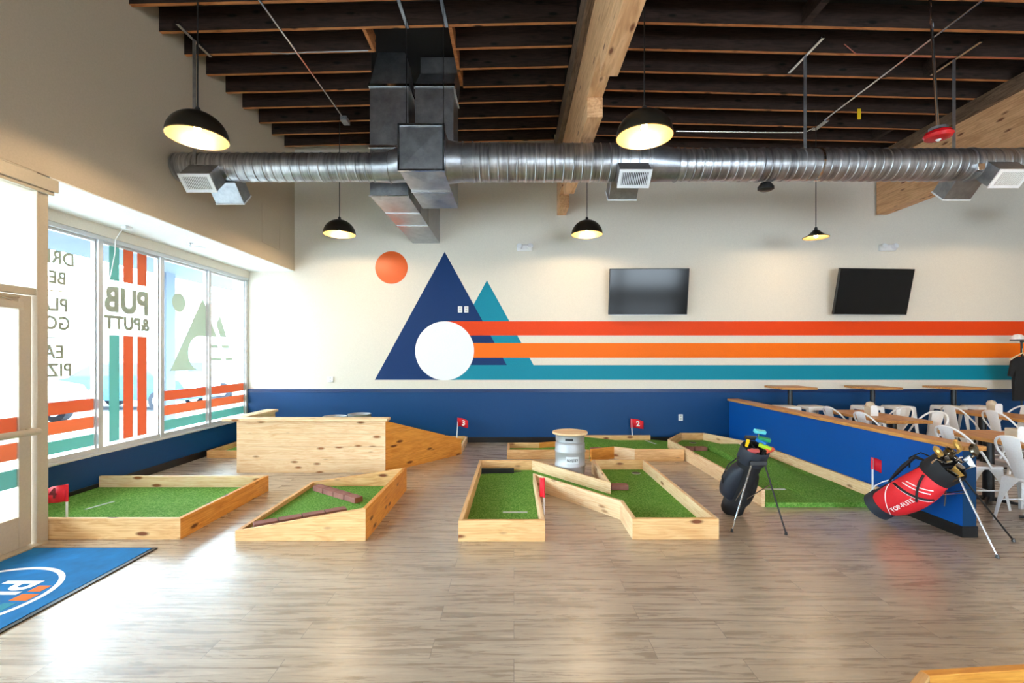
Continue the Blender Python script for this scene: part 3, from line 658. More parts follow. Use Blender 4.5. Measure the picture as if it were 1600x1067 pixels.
# ------------------------------------------------------------------ putting greens
T = .038; TZ = .055
def offset(poly, closed, t=T):
    n = len(poly); out = []
    P = [V(p) for p in poly]
    for i in range(n):
        def nrm(a, b): d = (b - a).normalized(); return V((-d.y, d.x))
        if closed or 0 < i < n - 1:
            n0 = nrm(P[i - 1], P[i]); n1 = nrm(P[i], P[(i + 1) % n]); k = (n0 + n1); k = k / max(.35, k.length_squared / 2)
            out.append(P[i] + k * t)
        elif i == 0: out.append(P[0] + nrm(P[0], P[1]) * t)
        else: out.append(P[i] + nrm(P[i - 1], P[i]) * t)
    return out
def boards(par, poly, h, mats, closed=True, name='side_board', t=T):
    q = offset(poly, closed, t); n = len(poly)
    for i in range(n if closed else n - 1):
        j = (i + 1) % n; p0, p1 = V(poly[i]), V(poly[j]); d = p1 - p0; an = math.atan2(d.y, d.x)
        h0, h1 = (h[i], h[j]) if isinstance(h, (list, tuple)) else (h, h)
        if isinstance(h0, tuple): h0, h1 = h[i]
        Ri = Matrix.Rotation(-an, 2); g = lambda p: Ri @ (V(p) - p0)
        pts = [g(p0), g(p1), g(q[j]), g(q[i])]
        hs = [h0, h1, h1, h0]
        m = MB(); m.hexa([(p.x, p.y, 0) for p in pts] + [(p.x, p.y, hs[k]) for k, p in enumerate(pts)])
        mm = mats[i % len(mats)] if isinstance(mats, (list, tuple)) else mats
        m.build(name, mm, par, bev=.0025, loc=(p0.x, p0.y, 0), rot=(0, 0, an))
    return q
def turf(par, poly, z=TZ, hills=()):
    m = MB(); m.prism([tuple(p) for p in poly], .002, z); m.build('turf', TURF, par)
def mark(par, p0, p1, z=TZ, w_=.035, name='tee_mark', mat=None):
    p0, p1 = V(p0), V(p1); d = (p1 - p0).normalized(); k = V((-d.y, d.x)) * w_ / 2
    MB().prism([tuple(p0 - k), tuple(p1 - k), tuple(p1 + k), tuple(p0 + k)], z, z + .003).build(name, mat or plain('tee_white', srgb(200, 214, 204), .8), par)
def cup(par, x, y, z=TZ, r=.054):
    MB().lathe([(r + .004, 0), (r + .004, .004), (r, .0045)], 24, (x, y, z)).build('cup_rim', WHITE, par)
    MB().lathe([(r, .0), (r, .005)], 24, (x, y, z + .0005)).build('cup', BLACKB, par)
def bricks(p0, az, n, z, labf, step=.203, grp='paver bricks'):
    x, y = p0
    for i in range(n):
        o = MB().box(-.098, .098, -.05, .05, 0, .058).build('paver_brick', BRICK, bev=.005, loc=(x + math.cos(az) * step * (i + .5), y + math.sin(az) * step * (i + .5), z), rot=(0, 0, az + R(random.uniform(-1, 1))))
        tag(o, labf(i), 'brick', grp)
nth = ['nearest the left end', 'second from the left end', 'third from the left end', 'fourth from the left end', 'fifth']
# green 4, front left, against the window wall
g4 = thing('putting_green', 'low timber-edged putting green with flag 4 beside the entrance door', 'putting green', (-2.93, 4.08, 0))
boards(g4, [(XW + .016, 4.1 + .005), (-2.93, 4.105), (-2.93, 5.58), (XW + .016, 5.58)], .185, [PINE, PINEO, PINEW], closed=False)
turf(g4, [(XW + .018, 4.144), (-2.969, 4.144), (-2.969, 5.541), (XW + .018, 5.541)])
mark(g4, (-4.35, 4.74), (-4.28, 5.0), w_=.03)
def flag(x, y, z0, ztop, num, label, az=0, curl=.02, fw=.18, fh=.15, lean=0, sag=.03):
    t = thing('hole_flag', label, 'golf flag', (x, y, z0))
    MB().tube([(x, y, z0), (x + lean, y, ztop)], .009, 8).build('pole', WHITE, t)
    M = Matrix.Translation((x + lean, y, ztop)) @ Matrix.Rotation(az, 4, 'Z')
    m = MB(M); nn = 8; rs = []
    f = lambda u: curl * math.sin(u * PI * 1.6)
    for s in (0, .004):
        rs.append([(fw * k / nn, f(k / nn) + s, -sag * (k / nn) ** 2 * 1.5) for k in range(nn + 1)] + [(fw * k / nn, f(k / nn) + s, -fh - sag * (k / nn)) for k in range(nn, -1, -1)])
    n = nn + 1; a = rs[0] + rs[1]
    fs = []
    for k in range(nn):
        i0, i1, j0, j1 = k, k + 1, 2 * n - 1 - k, 2 * n - 2 - k
        fs += [(i0, i1, j1, j0), (i0 + 2 * n, j0 + 2 * n, j1 + 2 * n, i1 + 2 * n), (i0, i0 + 2 * n, i1 + 2 * n, i1), (j0, j1, j1 + 2 * n, j0 + 2 * n)]
    fs += [(0, 2 * n - 1, 4 * n - 1, 2 * n), (nn, nn + 2 * n, nn + 1 + 2 * n, nn + 1)]
    m.add(a, fs); fo = m.build('flag', RED, t, sharp=3)
    m = MB(M); m.tube([(-.002, .002, .004), (-.002, .002, -fh - .004)], .012, 8); m.build('sleeve', RED, fo)
    if num:
        mir = num < 0
        mt_ = M @ basis((fw * .55, min(f(.35), f(.55), f(.7)) - .004, -fh * .5 - .015), (1, 0, 0), (0, 0, 1)) if not mir else M @ basis((fw * .5, .03, -fh * .5), (-1, 0, 0), (0, 0, 1))
        text('number', str(abs(num)), .13, WTXT if abs(num) != 4 else plain('dark_print', srgb(110, 10, 20)), fo, mt_, .004, ext=.002)
flag(-4.115, 4.3, TZ, .43, -4, 'red flag numbered 4 at the front corner of the green by the door', az=R(180 - 0), fw=.2, fh=.15)
# green 5, with tapering boards
g5 = thing('putting_green', 'wedge-sided putting green with two rows of paver bricks, left of centre', 'putting green', (-1.86, 4.07, 0))
boards(g5, [(-2.43, 4.07), (-1.29, 4.07), (-1.29, 5.62), (-2.43, 5.62)], [.092, .28, .272, .1], [PINE, PINEO, PINE, PINE])
turf(g5, [(-2.392, 4.108), (-1.328, 4.108), (-1.328, 5.582), (-2.392, 5.582)])
bricks((-2.30, 5.44), R(-36), 4, TZ, lambda i: 'rear-row paver brick on the wedge-sided green, %s' % nth[i])
bricks((-2.345, 4.195), R(33), 4, TZ, lambda i: 'front-row paver brick on the wedge-sided green, %s' % nth[i])
# green 1, N-shaped, front centre
g1 = thing('putting_green', 'zigzag timber-edged putting green around the keg, front and centre', 'putting green', (.6, 4.06, 0))
P1 = [(-.483, 4.057), (.272, 4.057), (.254, 5.63), (1.045, 4.60), (1.04, 4.10), (1.80, 4.10), (1.80, 6.44), (1.07, 6.44), (1.07, 5.32), (.263, 6.41), (-.472, 6.41)]
q = boards(g1, P1, .185, [PINE, PINEW, PINEW, PINEW, PINE, PINEW, PINE, PINEW, PINEW, PINE, PINE])
turf(g1, q)
mark(g1, (-.11, 4.655), (.135, 4.655), w_=.04)
mark(g1, (-.44, 6.18), (.10, 6.30), w_=.05, name='black_bumper', mat=BLACKB)
MB().box(-.43, .0, 6.2, 6.24, TZ, TZ + .06).build('black_bumper', BLK, g1)
cup(g1, 1.62, 6.2)
o = MB().box(-.1, .1, -.05, .05, 0, .058).build('paver_brick', BRICK, bev=.005, loc=(1.23, 5.46, TZ)); tag(o, 'single paver brick at the tip of the zigzag green beside the keg corner', 'brick')
tag(MB().box(-.05, .05, -.02, .02, 0, .03).build('wood_block', OLDW, loc=(1.69, 4.21, TZ), bev=.003), 'small dark wood block in the front right corner of the zigzag green', 'block')
flag(.305, 4.75, 0, .37, 0, 'red flag seen edge-on against the front centre green board', az=R(100), fw=.13, fh=.19, curl=.03)
# green 2, behind
g2 = thing('putting_green', 'angled low putting green with flag 2 against the back wall', 'putting green', (1.2, 7.2, 0))
boards(g2, [(2.60, 7.13), (1.846, 7.14), (1.57, 7.32), (1.182, 7.13)][::-1], .185, [PINEO, PINEW, PINE], closed=False)
boards(g2, [(-.107, 7.92), (-.107, 7.29), (1.182, 7.29)], .142, [PINE, PINE], closed=False)
boards(g2, [(1.00, 8.62), (.99, 8.12), (.42, 7.92), (-.107, 7.92)], .142, [PINE, PINEO, PINE], closed=False)
boards(g2, [(2.52, 8.66), (1.02, 8.66)], .142, [PINE], closed=False)
turf(g2, [(-.069, 7.328), (1.17, 7.328), (1.2, 7.18), (1.56, 7.36), (1.86, 7.18), (2.60, 7.172), (2.60, 7.95), (2.9, 8.45), (2.56, 8.66), (2.52, 8.62), (1.04, 8.62), (1.03, 8.09), (.43, 7.882), (-.069, 7.882)])
m = MB(); m.hexa([(1.05, 7.75, .05), (1.95, 7.75, .05), (1.95, 8.6, .05), (1.05, 8.6, .05), (1.05, 7.78, .13), (1.28, 7.9, .13), (1.2, 8.6, .13), (1.05, 8.6, .13)]); m.build('turf_mound', TURF, g2)
mark(g2, (2.42, 8.58), (2.5, 8.25), w_=.04)
cup(g2, .3, 7.6)
for xx, yy, k in ((1.35, 7.62, 0),):
    tag(MB().box(-.1, .1, -.05, .05, 0, .058).build('paver_brick', BRICK, bev=.005, loc=(xx, yy, TZ), rot=(0, 0, R(12))), 'pinkish paver brick behind the keg on the green with flag 2', 'brick')
flag(2.18, 8.60, .145, .45, 2, 'red flag numbered 2 on the back green', fw=.22, fh=.155, lean=-.02)
# green at the right along the partition
g6 = thing('putting_green', 'long putting green with turf ramp along the blue partition wall', 'putting green', (3.3, 4.99, 0))
boards(g6, [(3.52, 8.66), (3.08, 8.66), (2.625, 7.98), (2.645, 4.99)], .185, [PINE, PINE, PINEW], closed=False)
boards(g6, [(3.975, 5.0), (3.975, 7.6), (3.52, 8.66)], .185, [PINEW, PINEW], closed=False)
turf(g6, [(2.685, 4.97), (3.935, 4.97), (3.935, 7.59), (3.50, 8.62), (3.10, 8.62), (2.664, 7.97)])
m = MB(); m.rings([[(3.2, y, z1), (3.7, y, z1), (3.7, y, .04), (3.2, y, .04)] for y, z1 in ((7.7, .16), (7.4, .155), (7.0, .14), (6.6, .11), (6.25, .075), (6.0, .057))]); m.build('turf_ramp', TURF, g6)
m = MB(); m.rings([[(3.22, y, z1), (3.9, y, z1), (3.9, y, .04), (3.22, y, .04)] for y, z1 in ((6.0, .057), (5.75, .075), (5.5, .07), (5.1, .0575))]); m.build('turf_ramp', TURF, g6)
mark(g6, (2.93, 5.46), (3.17, 5.46), w_=.04)
cup(g6, 3.2, 8.35)
tag(MB().box(-.1, .1, -.05, .05, 0, .058).build('paver_brick', BRICK, bev=.005, loc=(2.86, 7.7, TZ)), 'paver brick at the left side board of the partition green', 'brick', 'ramp bricks')
tag(MB().box(-.1, .1, -.05, .05, 0, .058).build('paver_brick', BRICK, bev=.005, loc=(3.07, 7.7, TZ)), 'paver brick touching the left side of the turf ramp by the partition', 'brick', 'ramp bricks')
tag(MB().box(-.1, .1, -.05, .05, 0, .058).build('paver_brick', BRICK, bev=.005, loc=(3.81, 7.5, TZ)), 'paver brick between the turf ramp and the partition wall', 'brick', 'ramp bricks')
flag(3.915, 5.10, TZ, .50, 0, 'red drooping flag behind the red and black golf bag', az=R(-35), fw=.22, fh=.12, curl=.02, sag=.12)
# green 3: raised box with ramp, rear left
def planks(name, base, nrow):
    m, n, l, b = new_mat(name)
    return m
g3 = thing('putting_green', 'tall boxed putting green with plank front and amber ramp side, rear left', 'putting green', (-2.8, 6.44, 0))
for k in range(4):   # plank front, plank by plank
    z0 = .0 + k * .18; z1 = min(.715, z0 + .178)
    MB().box(0, 2.05, 0, .02, z0, z1).build('front_plank', PINEW, g3, bev=.002, loc=(-3.822, 6.44, 0))
MB().box(0, 2.26, -.10, .09, 0, .038).build('cap_board', PINEW, g3, bev=.004, loc=(-3.99, 6.47, .717))
MB().box(.095, 1.04, -.095, .095, 0, .038).build('cap_board', PINEW, g3, bev=.004, loc=(-3.88, 6.47, .717), rot=(0, 0, R(90)))
MB().box(0, .98, -.02, 0, 0, .716).build('side_board', PINEW, g3, bev=.002, loc=(-3.822, 6.462, 0), rot=(0, 0, R(90)))
# ramp side, three planks cut on the slope
d = V((-.858 + 1.773, 7.64 - 6.45)); Lr = d.length; an = math.atan2(d.y, d.x)
def slope(x): return .715 + (.253 - .715) * x / Lr
for k in range(4):
    z0 = k * .18; z1 = z0 + .178
    if z0 >= slope(0): continue
    z1 = min(z1, slope(0)); top = []
    n = 24; pts = []
    for i in range(n + 1):
        x = Lr * i / n; zt = min(z1, slope(x))
        if zt > z0 + .001: pts.append((x, zt))
    poly = [(0, z0), (pts[-1][0], z0)] + pts[::-1]
    m = MB(); nn = len(poly)
    m.add([(x, 0, z) for x, z in poly] + [(x, .02, z) for x, z in poly], [tuple(range(nn)), tuple(range(nn, 2 * nn))] + [(i, (i + 1) % nn, nn + (i + 1) % nn, nn + i) for i in range(nn)])
    m.build('ramp_plank', PINEO, g3, loc=(-1.773, 6.45, 0), rot=(0, 0, an))
boards(g3, [(-.86, 7.66), (-.86, 8.655)], .115, [PINEW], closed=False)
boards(g3, [(-.90, 8.66), (-4.84, 8.66)], .125, [PINE], closed=False)
boards(g3, [(-4.84, 8.62), (-4.84, 7.36), (-3.83, 7.36)], .115, [PINE, PINE], closed=False)
turf(g3, [(-4.80, 7.40), (-1.12, 7.40), (-.93, 7.66), (-.90, 8.62), (-4.80, 8.62)], .035)
m = MB(); m.hexa([(-3.78, 6.47, .0), (-1.80, 6.47, .0), (-1.25, 7.34, .0), (-3.78, 7.34, .0), (-3.78, 6.47, .60), (-1.80, 6.47, .60), (-1.25, 7.34, .3), (-3.78, 7.34, .25)])
m.build('turf_ramp', TURF, g3)
flag(-1.04, 8.45, .035, .485, 3, 'red flag numbered 3 at the back wall behind the amber ramp', fw=.18, fh=.15, lean=.03)
# near corner green at the bottom right edge
g7 = thing('putting_green', 'timber corner of another putting green at the bottom right edge', 'putting green', (1.85, 2.1, 0))
boards(g7, [(3.3, 2.25), (1.85, 2.13), (1.30, 1.74), (1.30, .9)], .185, [PINEO, PINE, PINE], closed=False)
turf(g7, [(1.35, .9), (3.3, .9), (3.3, 2.2), (1.87, 2.08), (1.35, 1.71)])

# ------------------------------------------------------------------ kegs
def keg(x, y, z, label, lid=False):
    t = thing('beer_keg', label, 'keg', (x, y, z)); r = .196
    pr = [(.17, 0), (.185, .004), (r - .006, .02), (r - .006, .075), (r - .02, .085), (r - .004, .10), (r - .002, .175), (r + .004, .185), (r + .004, .205), (r - .002, .215),
          (r - .002, .355), (r + .004, .365), (r + .004, .385), (r - .002, .395), (r - .004, .475), (r - .02, .492), (r - .008, .505), (r - .008, .578), (r - .002, .588), (r - .012, .594), (r - .022, .585), (r - .022, .50), (.10, .515), (0, .52)]
    MB().lathe(pr, 48, (x, y, z), cap1=False).build('barrel', STEEL, t)
    for a in (-100, 80):
        m = MB(); rr = r - .004
        for k in range(8):
            a0 = R(a - 15 + 30 * k / 8); a1 = R(a - 15 + 30 * (k + 1) / 8)
            m.hexa([(x + rr * math.cos(q_) , y + rr * math.sin(q_), z + zz) if s == 0 else (x + (rr + .003) * math.cos(q_), y + (rr + .003) * math.sin(q_), z + zz)
                    for zz in (.528, .556) for q_, s in ((a0, 0), (a1, 0), (a1, 1), (a0, 1))])
        m.build('hand_hole', BLACKB, t)
    MB().lathe([(.03, .515), (.03, .56), (.02, .562)], 16, (x, y, z)).build('valve', CHROME, t)
    return t
k1 = keg(.736, 6.13, 0, 'steel keg with a round wooden top behind the centre putting green')
x, y = .736, 6.13
o = MB().lathe([(0, 0), (.222, 0), (.23, .004), (.23, .024), (.226, .028), (0, .028)], 48, cap0=False, cap1=False).build('round_tabletop', PINEW, loc=(x, y, .5945)); tag(o, 'round pale wooden board lying on top of the steel keg', 'tabletop')
# label plate with lettering curved on the keg
m = MB(); r = .1985; prs = []
for k in range(9):
    a = R(-90 - 24 + 48 * k / 8 + 2)
    prs.append(a)
for k in range(8):
    a0, a1 = prs[k], prs[k + 1]
    e0 = .052 if 0 < k else .035; 
    m.hexa([(x + q_ * math.cos(a), y + q_ * math.sin(a), zz) for zz in (.235, .325) for a, q_ in ((a0, r - .004), (a1, r - .004), (a1, r), (a0, r))])
badge = m.build('badge', plain('badge_white', srgb(216, 220, 224), .5), k1)
for i, ch in enumerate('FAYETTE'):
    a = R(-90 + 2 + (i - 3) * 6.0)
    text('letter', ch, .05, BLACKB, badge, basis((x + (r + .001) * math.cos(a), y + (r + .001) * math.sin(a), .277), (-math.sin(a), math.cos(a), 0), (0, 0, 1)), .001, sx=.8)
keg(-2.92, 7.62, .036, 'bare steel keg showing its rim just behind the plank box, left of the two')
keg(-2.62, 7.93, .036, 'bare steel keg showing its rim just behind the plank box, right of the two')

# ------------------------------------------------------------------ entrance mat
mt = thing('entrance_mat', 'bright blue door mat with round white logo at the left edge', 'door mat', (-3.5, 2.9, 0))
CARP = plain('mat_blue', srgb(0, 112, 176), .95, nz=1, var=.18)
MB().box(-4.0, -3.02, 1.95, 3.9, .002, .012).build('carpet', CARP, mt)
m = MB(); m.box(-3.02, -2.985, 1.92, 3.915, .002, .009).box(-4.02, -3.02, 3.9, 3.915, .002, .009).box(-4.02, -3.02, 1.92, 1.95, .002, .009); m.build('rubber_border', BLACKB, mt)
cx, cy = -3.6, 3.08
m = MB(); n = 64
m.rings([[(cx + r * math.cos(a), cy + r * math.sin(a), z) for a in [2 * PI * k / n for k in range(n)]] for r, z in ((.43, .0115), (.43, .0135), (.465, .0135), (.465, .0115))], False, False, True)
ring = m.build('logo_ring', WTXT, mt)
mm = lambda x, y: basis((x, y, .0128), (0, -1, 0), (1, 0, 0))
text('logo_word', 'PUB', .36, WTXT, mt, mm(-3.49, 3.08), .008, sx=.8)
text('logo_word', '&PUTT', .15, WTXT, mt, mm(-3.70, 3.08), .006)
for (a, b), c in zip(((3.18, 3.26), (3.06, 3.145), (2.94, 3.03)), (M_ORG, M_ORG, M_TEAL)):
    MB().box(-3.31, -3.225 + (.03 if a == 3.06 else 0), a, b, .0115, .0135).build('logo_bar', c, mt)
    MB().box(-3.95, -3.83, a, b, .0115, .0135).build('logo_bar', c, mt)

# ------------------------------------------------------------------ high tables, stools
def high_table(x0, x1, label):
    xc = (x0 + x1) / 2; yc = 8.24
    t = thing('high_table', label, 'bar table', (xc, yc, 0), group='high tables along the back wall')
    MB().box(-.3, .3, -.29, .29, 0, .035).build('tabletop', BUTCH, t, bev=.004, loc=(xc, yc, 1.035))
    MB().lathe([(.038, .02), (.038, 1.02), (.12, 1.02), (.12, 1.035)], 20, (xc, yc, 0)).build('column', BLK, t)
    m = MB(); m.box(xc - .28, xc + .28, yc - .03, yc + .03, .0, .025).box(xc - .03, xc + .03, yc - .28, yc + .28, .0, .025); m.build('base', BLK, t, bev=.005)
high_table(4.575, 5.17, 'wooden high table on a black column, leftmost of three by the back wall')
high_table(6.04, 6.61, 'wooden high table on a black column, middle of three by the back wall')
high_table(7.47, 8.04, 'wooden high table on a black column, rightmost of three by the back wall')
def leg_strip(m, p0, p1, w0, w1, ax):      # folded sheet leg: L section tapering to the foot
    p0, p1 = V(p0), V(p1); sx, sy = ax
    for (u, v) in (((sx, 0), (0, sy)), ((0, sy), (sx, 0))):
        a, b = V((u[0], u[1], 0)), V((v[0], v[1], 0)) * .004
        m.hexa([p1, p1 + a * w1, p1 + a * w1 + b, p1 + b, p0, p0 + a * w0, p0 + a * w0 + b, p0 + b])
def make_stool():
    t = thing('bar_stool', '', 'stool', group='white bar stools'); H_ = .76; a = .165; b = .215
    m = MB(); rs = []
    for k_, z in ((a - .012, H_), (a, H_ - .012), (a + .006, H_ - .06)):
        rs.append([(k_ * sx, k_ * sy, z) for sx, sy in ((-1, -1), (1, -1), (1, 1), (-1, 1))])
    m.rings(rs[::-1], False, True); m.build('seat', WMET, t, bev=.01)
    for sx in (-1, 1):
        for sy in (-1, 1):
            m = MB(); leg_strip(m, (a * sx, a * sy, H_ - .02), (b * sx, b * sy, 0), .075, .03, (-sx, -sy)); m.build('leg', WMET, t)
    m = MB()
    for z in (.25,):
        q_ = b - (b - a) * z / H_ - .01
        for s in (-1, 1): m.box(-q_, q_, s * q_ - .004, s * q_ + .004, z, z + .03).box(s * q_ - .004, s * q_ + .004, -q_, q_, z, z + .03)
    m.build('footrest', WMET, t); return t
st = make_stool(); st.location = (4.64, 7.98, 0); st['label'] = 'white metal backless stool at the leftmost high table, left one'
for x, lab in ((5.10, 'at the leftmost high table, right one'), (6.03, 'at the middle high table, left one'), (6.56, 'at the middle high table, right one'), (7.42, 'at the rightmost high table, left one'), (7.94, 'at the rightmost high table, right one')):
    dup(st, (x, 7.98, 0), 0, 'white metal backless stool ' + lab)

# ------------------------------------------------------------------ dining tables and chairs
def dining_table(x0, x1, y0, y1, label):
    xc, yc = (x0 + x1) / 2, (y0 + y1) / 2; t = thing('dining_table', label, 'table', (xc, yc, 0), group='butcher-block dining tables')
    MB().box(-(y1 - y0) / 2, (y1 - y0) / 2, -(x1 - x0) / 2, (x1 - x0) / 2, 0, .038).build('tabletop', BUTCH, t, bev=.004, loc=(xc, yc, .712), rot=(0, 0, R(90)))
    for yy in (y1 - .28, y0 + .28):
        MB().lathe([(.05, .02), (.05, .68), (.16, .69), (.16, .711)], 20, (xc, yy, 0)).build('column', BLK, t)
        m = MB()
        for a in (45, 135, 225, 315):
            m.tube([(xc, yy, .045), (xc + .3 * math.cos(R(a)), yy + .25 * math.sin(R(a)), .012)], [.028, .012], 8)
        m.build('base', BLK, t)
dining_table(4.94, 5.56, 6.2, 7.45, 'butcher-block dining table just behind the middle of the partition wall')
dining_table(6.88, 7.50, 6.2, 7.45, 'butcher-block dining table at the right edge in the second row')
dining_table(4.94, 5.56, 4.2, 5.45, 'butcher-block dining table nearest the front end of the partition wall')
def arc3(p0, p1, p2, n=8): return [(V(p0) * (1 - u) ** 2 + V(p1) * 2 * u * (1 - u) + V(p2) * u * u) for u in [k / n for k in range(n + 1)]]
def make_chair():   # faces +X in its own frame; back at -X
    t = thing('metal_chair', '', 'chair', group='white metal dining chairs'); hs = .45
    m = MB(); sec = []
    out = [(-.17, -.16), (.15, -.19), (.18, -.17), (.18, .17), (.15, .19), (-.17, .16)]
    m.prism(out, hs - .035, hs); m.build('seat', WMET, t, bev=.012)
    for sx, sy, fx, fy in ((1, 1, .22, .21), (1, -1, .22, -.21), (-1, 1, -.24, .19), (-1, -1, -.24, -.19)):
        m = MB(); x0 = .17 * sx; y0 = .17 * sy
        # broad shoulder narrowing to a small foot
        for ax in (0, 1):
            pts = []
            for k in range(9):
                u = k / 8; w_ = .028 + .14 * (1 - u) ** 3; z = (hs - .01) * (1 - u)
                px = x0 + (fx - x0) * u ** 1.2; py = y0 + (fy - y0) * u ** 1.2
                q0 = V((px, py, z)); q1 = q0 + (V((-sx * w_, 0, 0)) if ax == 0 else V((0, -sy * w_, 0)))
                dd = V((0, -sy * .004, 0)) if ax == 0 else V((-sx * .004, 0, 0))
                pts.append([q0, q1, q1 + dd, q0 + dd])
            m.rings(pts)
        m.build('leg', WMET, t)
    # hoop back: tube rising from the seat sides, round over the back
    hoop = arc3((.02, -.20, hs - .01), (-.10, -.22, hs + .18), (-.17, -.205, hs + .24), 6) + arc3((-.17, -.205, hs + .24), (-.29, -.17, hs + .40), (-.285, 0, hs + .40), 8)[1:]
    hoop = hoop + [V((p.x, -p.y, p.z)) for p in hoop[-2::-1]]
    MB().tube(hoop, .0115, 8).build('back_hoop', WMET, t)
    m = MB(); rs = []
    for k in range(7):
        u = k / 6; z = hs + .0 + (.395) * u; x_ = -.165 - .12 * u ** .9; w_ = .055 + .03 * u
        rs.append([(x_ - .0, -w_, z), (x_ - .012, 0, z), (x_, w_, z), (x_ + .005, w_, z), (x_ - .007, 0, z), (x_ + .005, -w_, z)])
    m.rings(rs); m.build('back_splat', WMET, t)
    m = MB()
    for s in (-1, 1): m.tube([(.19, s * .19, .2), (-.2, s * .18, .2)], .006, 6)
    m.tube([(0, -.19, .2), (0, .19, .2)], .006, 6); m.build('stretcher', WMET, t)
    return t
ch = make_chair(); ch.location = (4.96, 6.96, 0); ch['label'] = 'white metal chair left of the middle table, farther one, backed to the partition'
for x, y, rz, lab in ((4.96, 6.32, 0, 'white metal chair left of the middle table, nearer one, backed to the partition'),
                      (5.56, 6.95, 180, 'white metal chair on the far right side of the middle dining table'),
                      (5.52, 6.36, 184, 'white metal chair on the near right side of the middle dining table'),
                      (6.90, 7.12, 3, 'white metal chair left of the right-edge table, farther one'),
                      (6.90, 6.48, 0, 'white metal chair left of the right-edge table, nearer one'),
                      (7.52, 7.1, 180, 'white metal chair on the far side of the right-edge table by the rack'),
                      (4.97, 5.08, 0, 'white metal chair showing only its back above the partition end'),
                      (4.97, 4.43, 2, 'white metal chair fully visible at the right edge, nearest of all'),
                      (5.55, 5.12, 180, 'white metal chair across the nearest dining table at the right edge')):
    dup(ch, (x, y, 0), R(rz), lab)
def caddy(x, y, lab, beige=True):
    t = thing('napkin_dispenser', lab, 'napkin dispenser', (x, y, .751)); z = .751
    m = MB(); pl = [(-.055, 0), (.055, 0), (.055, .12), (.035, .15), (-.035, .15), (-.055, .12)]
    n = len(pl)
    m.add([(x + a, y - .07, z + b) for a, b in pl] + [(x + a, y - .055, z + b) for a, b in pl], [tuple(range(n)), tuple(range(n, 2 * n))] + [(i, (i + 1) % n, n + (i + 1) % n, n + i) for i in range(n)])
    m.build('face_plate', WMET, t, bev=.005)
    MB().box(x - .05, x + .05, y - .055, y + .07, z, z + .12).build('napkins', KRAFT, t, bev=.006)
caddy(5.16, 6.75, 'white-faced napkin dispenser on the middle dining table')
caddy(7.20, 7.0, 'white-faced napkin dispenser on the table at the right edge')
caddy(5.14, 4.78, 'white-faced napkin dispenser on the nearest dining table')
for x, y, lab in ((5.32, 6.98, 'round beige condiment bowl behind the dispenser on the middle table'), (7.36, 7.2, 'lumpy beige bread pot behind the dispenser on the right-edge table')):
    tag(MB().lathe([(0, 0), (.04, 0), (.055, .05), (.06, .13), (.045, .165), (0, .18)], 20, (x, y, .751), cap0=False, cap1=False).build('condiment_pot', KRAFT), lab, 'pot')

# ------------------------------------------------------------------ clothes rack at the right edge
t = thing('clothes_rack', 'black metal clothes rack standing at the right edge by the back wall', 'clothes rack', (8.85, 8.3, 0))
rx, ry = 9.02, 8.3
MB().tube([(rx, ry, .02), (rx, ry, 1.88)], .015, 8).build('post', BLK, t)
MB().tube([(rx + .9, ry, .02), (rx + .9, ry, 1.88)], .015, 8).build('post', BLK, t)
MB().tube([(rx - .02, ry, 1.86), (rx + .92, ry, 1.86)], .014, 8).build('top_rail', BLK, t)
MB().tube([(rx, ry, .06), (rx + .9, ry, .06)], .014, 8).tube([(rx, ry - .25, .02), (rx, ry + .25, .02)], .014, 8).tube([(rx + .9, ry - .25, .02), (rx + .9, ry + .25, .02)], .014, 8).build('foot_bar', BLK, t)
def shirt(x, y, zt, lab):
    t = thing('hanging_shirt', lab, 'shirt', (x, y, zt - .8))
    s = [(-.07, 0), (.07, 0), (.24, -.08), (.30, -.34), (.22, -.36), (.19, -.22), (.20, -.78), (-.20, -.78), (-.19, -.22), (-.22, -.36), (-.30, -.34), (-.24, -.08)]
    M = Matrix.Translation((x, y, zt)) @ Matrix.Rotation(R(8), 4, 'Z'); m = MB(M); n = len(s)
    m.add([(a, -.035 if abs(a) < .2 else -.015, b) for a, b in s] + [(a, .035 if abs(a) < .2 else .015, b) for a, b in s], [tuple(range(n)), tuple(range(n, 2 * n))] + [(i, (i + 1) % n, n + (i + 1) % n, n + i) for i in range(n)])
    g = m.build('garment', BLKF, t)
    m = MB(M); n = 28
    m.rings([[(.13 + r * math.cos(2 * PI * k / n), yy, -.28 + r * math.sin(2 * PI * k / n)) for k in range(n)] for r, yy in ((.058, -.0355), (.058, -.038), (.068, -.038), (.068, -.0355))], False, False, True); m.build('round_print', WTXT, g)
    MB(M).tube([(-.27, 0, -.05), (0, 0, .06), (.27, 0, -.05)], .011, 8).tube([(0, 0, .06), (.0, 0, .14)], .004, 6).build('hanger', plain('hanger_wood', srgb(222, 200, 160)), t)
shirt(8.95, 8.22, 1.60, 'black shirt with white ring print on a wooden hanger at the right edge')
def cap(x, y, z, lab, rz):
    t = thing('baseball_cap', lab, 'cap', (x, y, z), rz); 
    m = MB(); m.lathe([(.095, 0), (.098, .03), (.085, .075), (.05, .105), (0, .115)], 20, cap1=False); m.build('crown', WHITE, t, world=False)
    m = MB(); pts = [(.09 * math.cos(a), .09 * math.sin(a)) for a in [R(-60 + 12 * k) for k in range(11)]]
    out = [(.09 + .085 * math.cos(a), .085 * math.sin(a)) for a in [R(80 - 16 * k) for k in range(11)]]
    m.prism(pts + out, -.002, .004); m.build('brim', BLKF, t, world=False)
    m = MB(); m.lathe([(.1, .0), (.101, .02)], 20, cap0=False, cap1=False); m.build('band', BLKF, t, world=False)
cap(8.93, 8.28, 1.88, 'white cap with black brim on top of the clothes rack', R(20))
cap(9.0, 8.12, 1.60, 'white cap hooked on the front of the clothes rack post', R(-70))

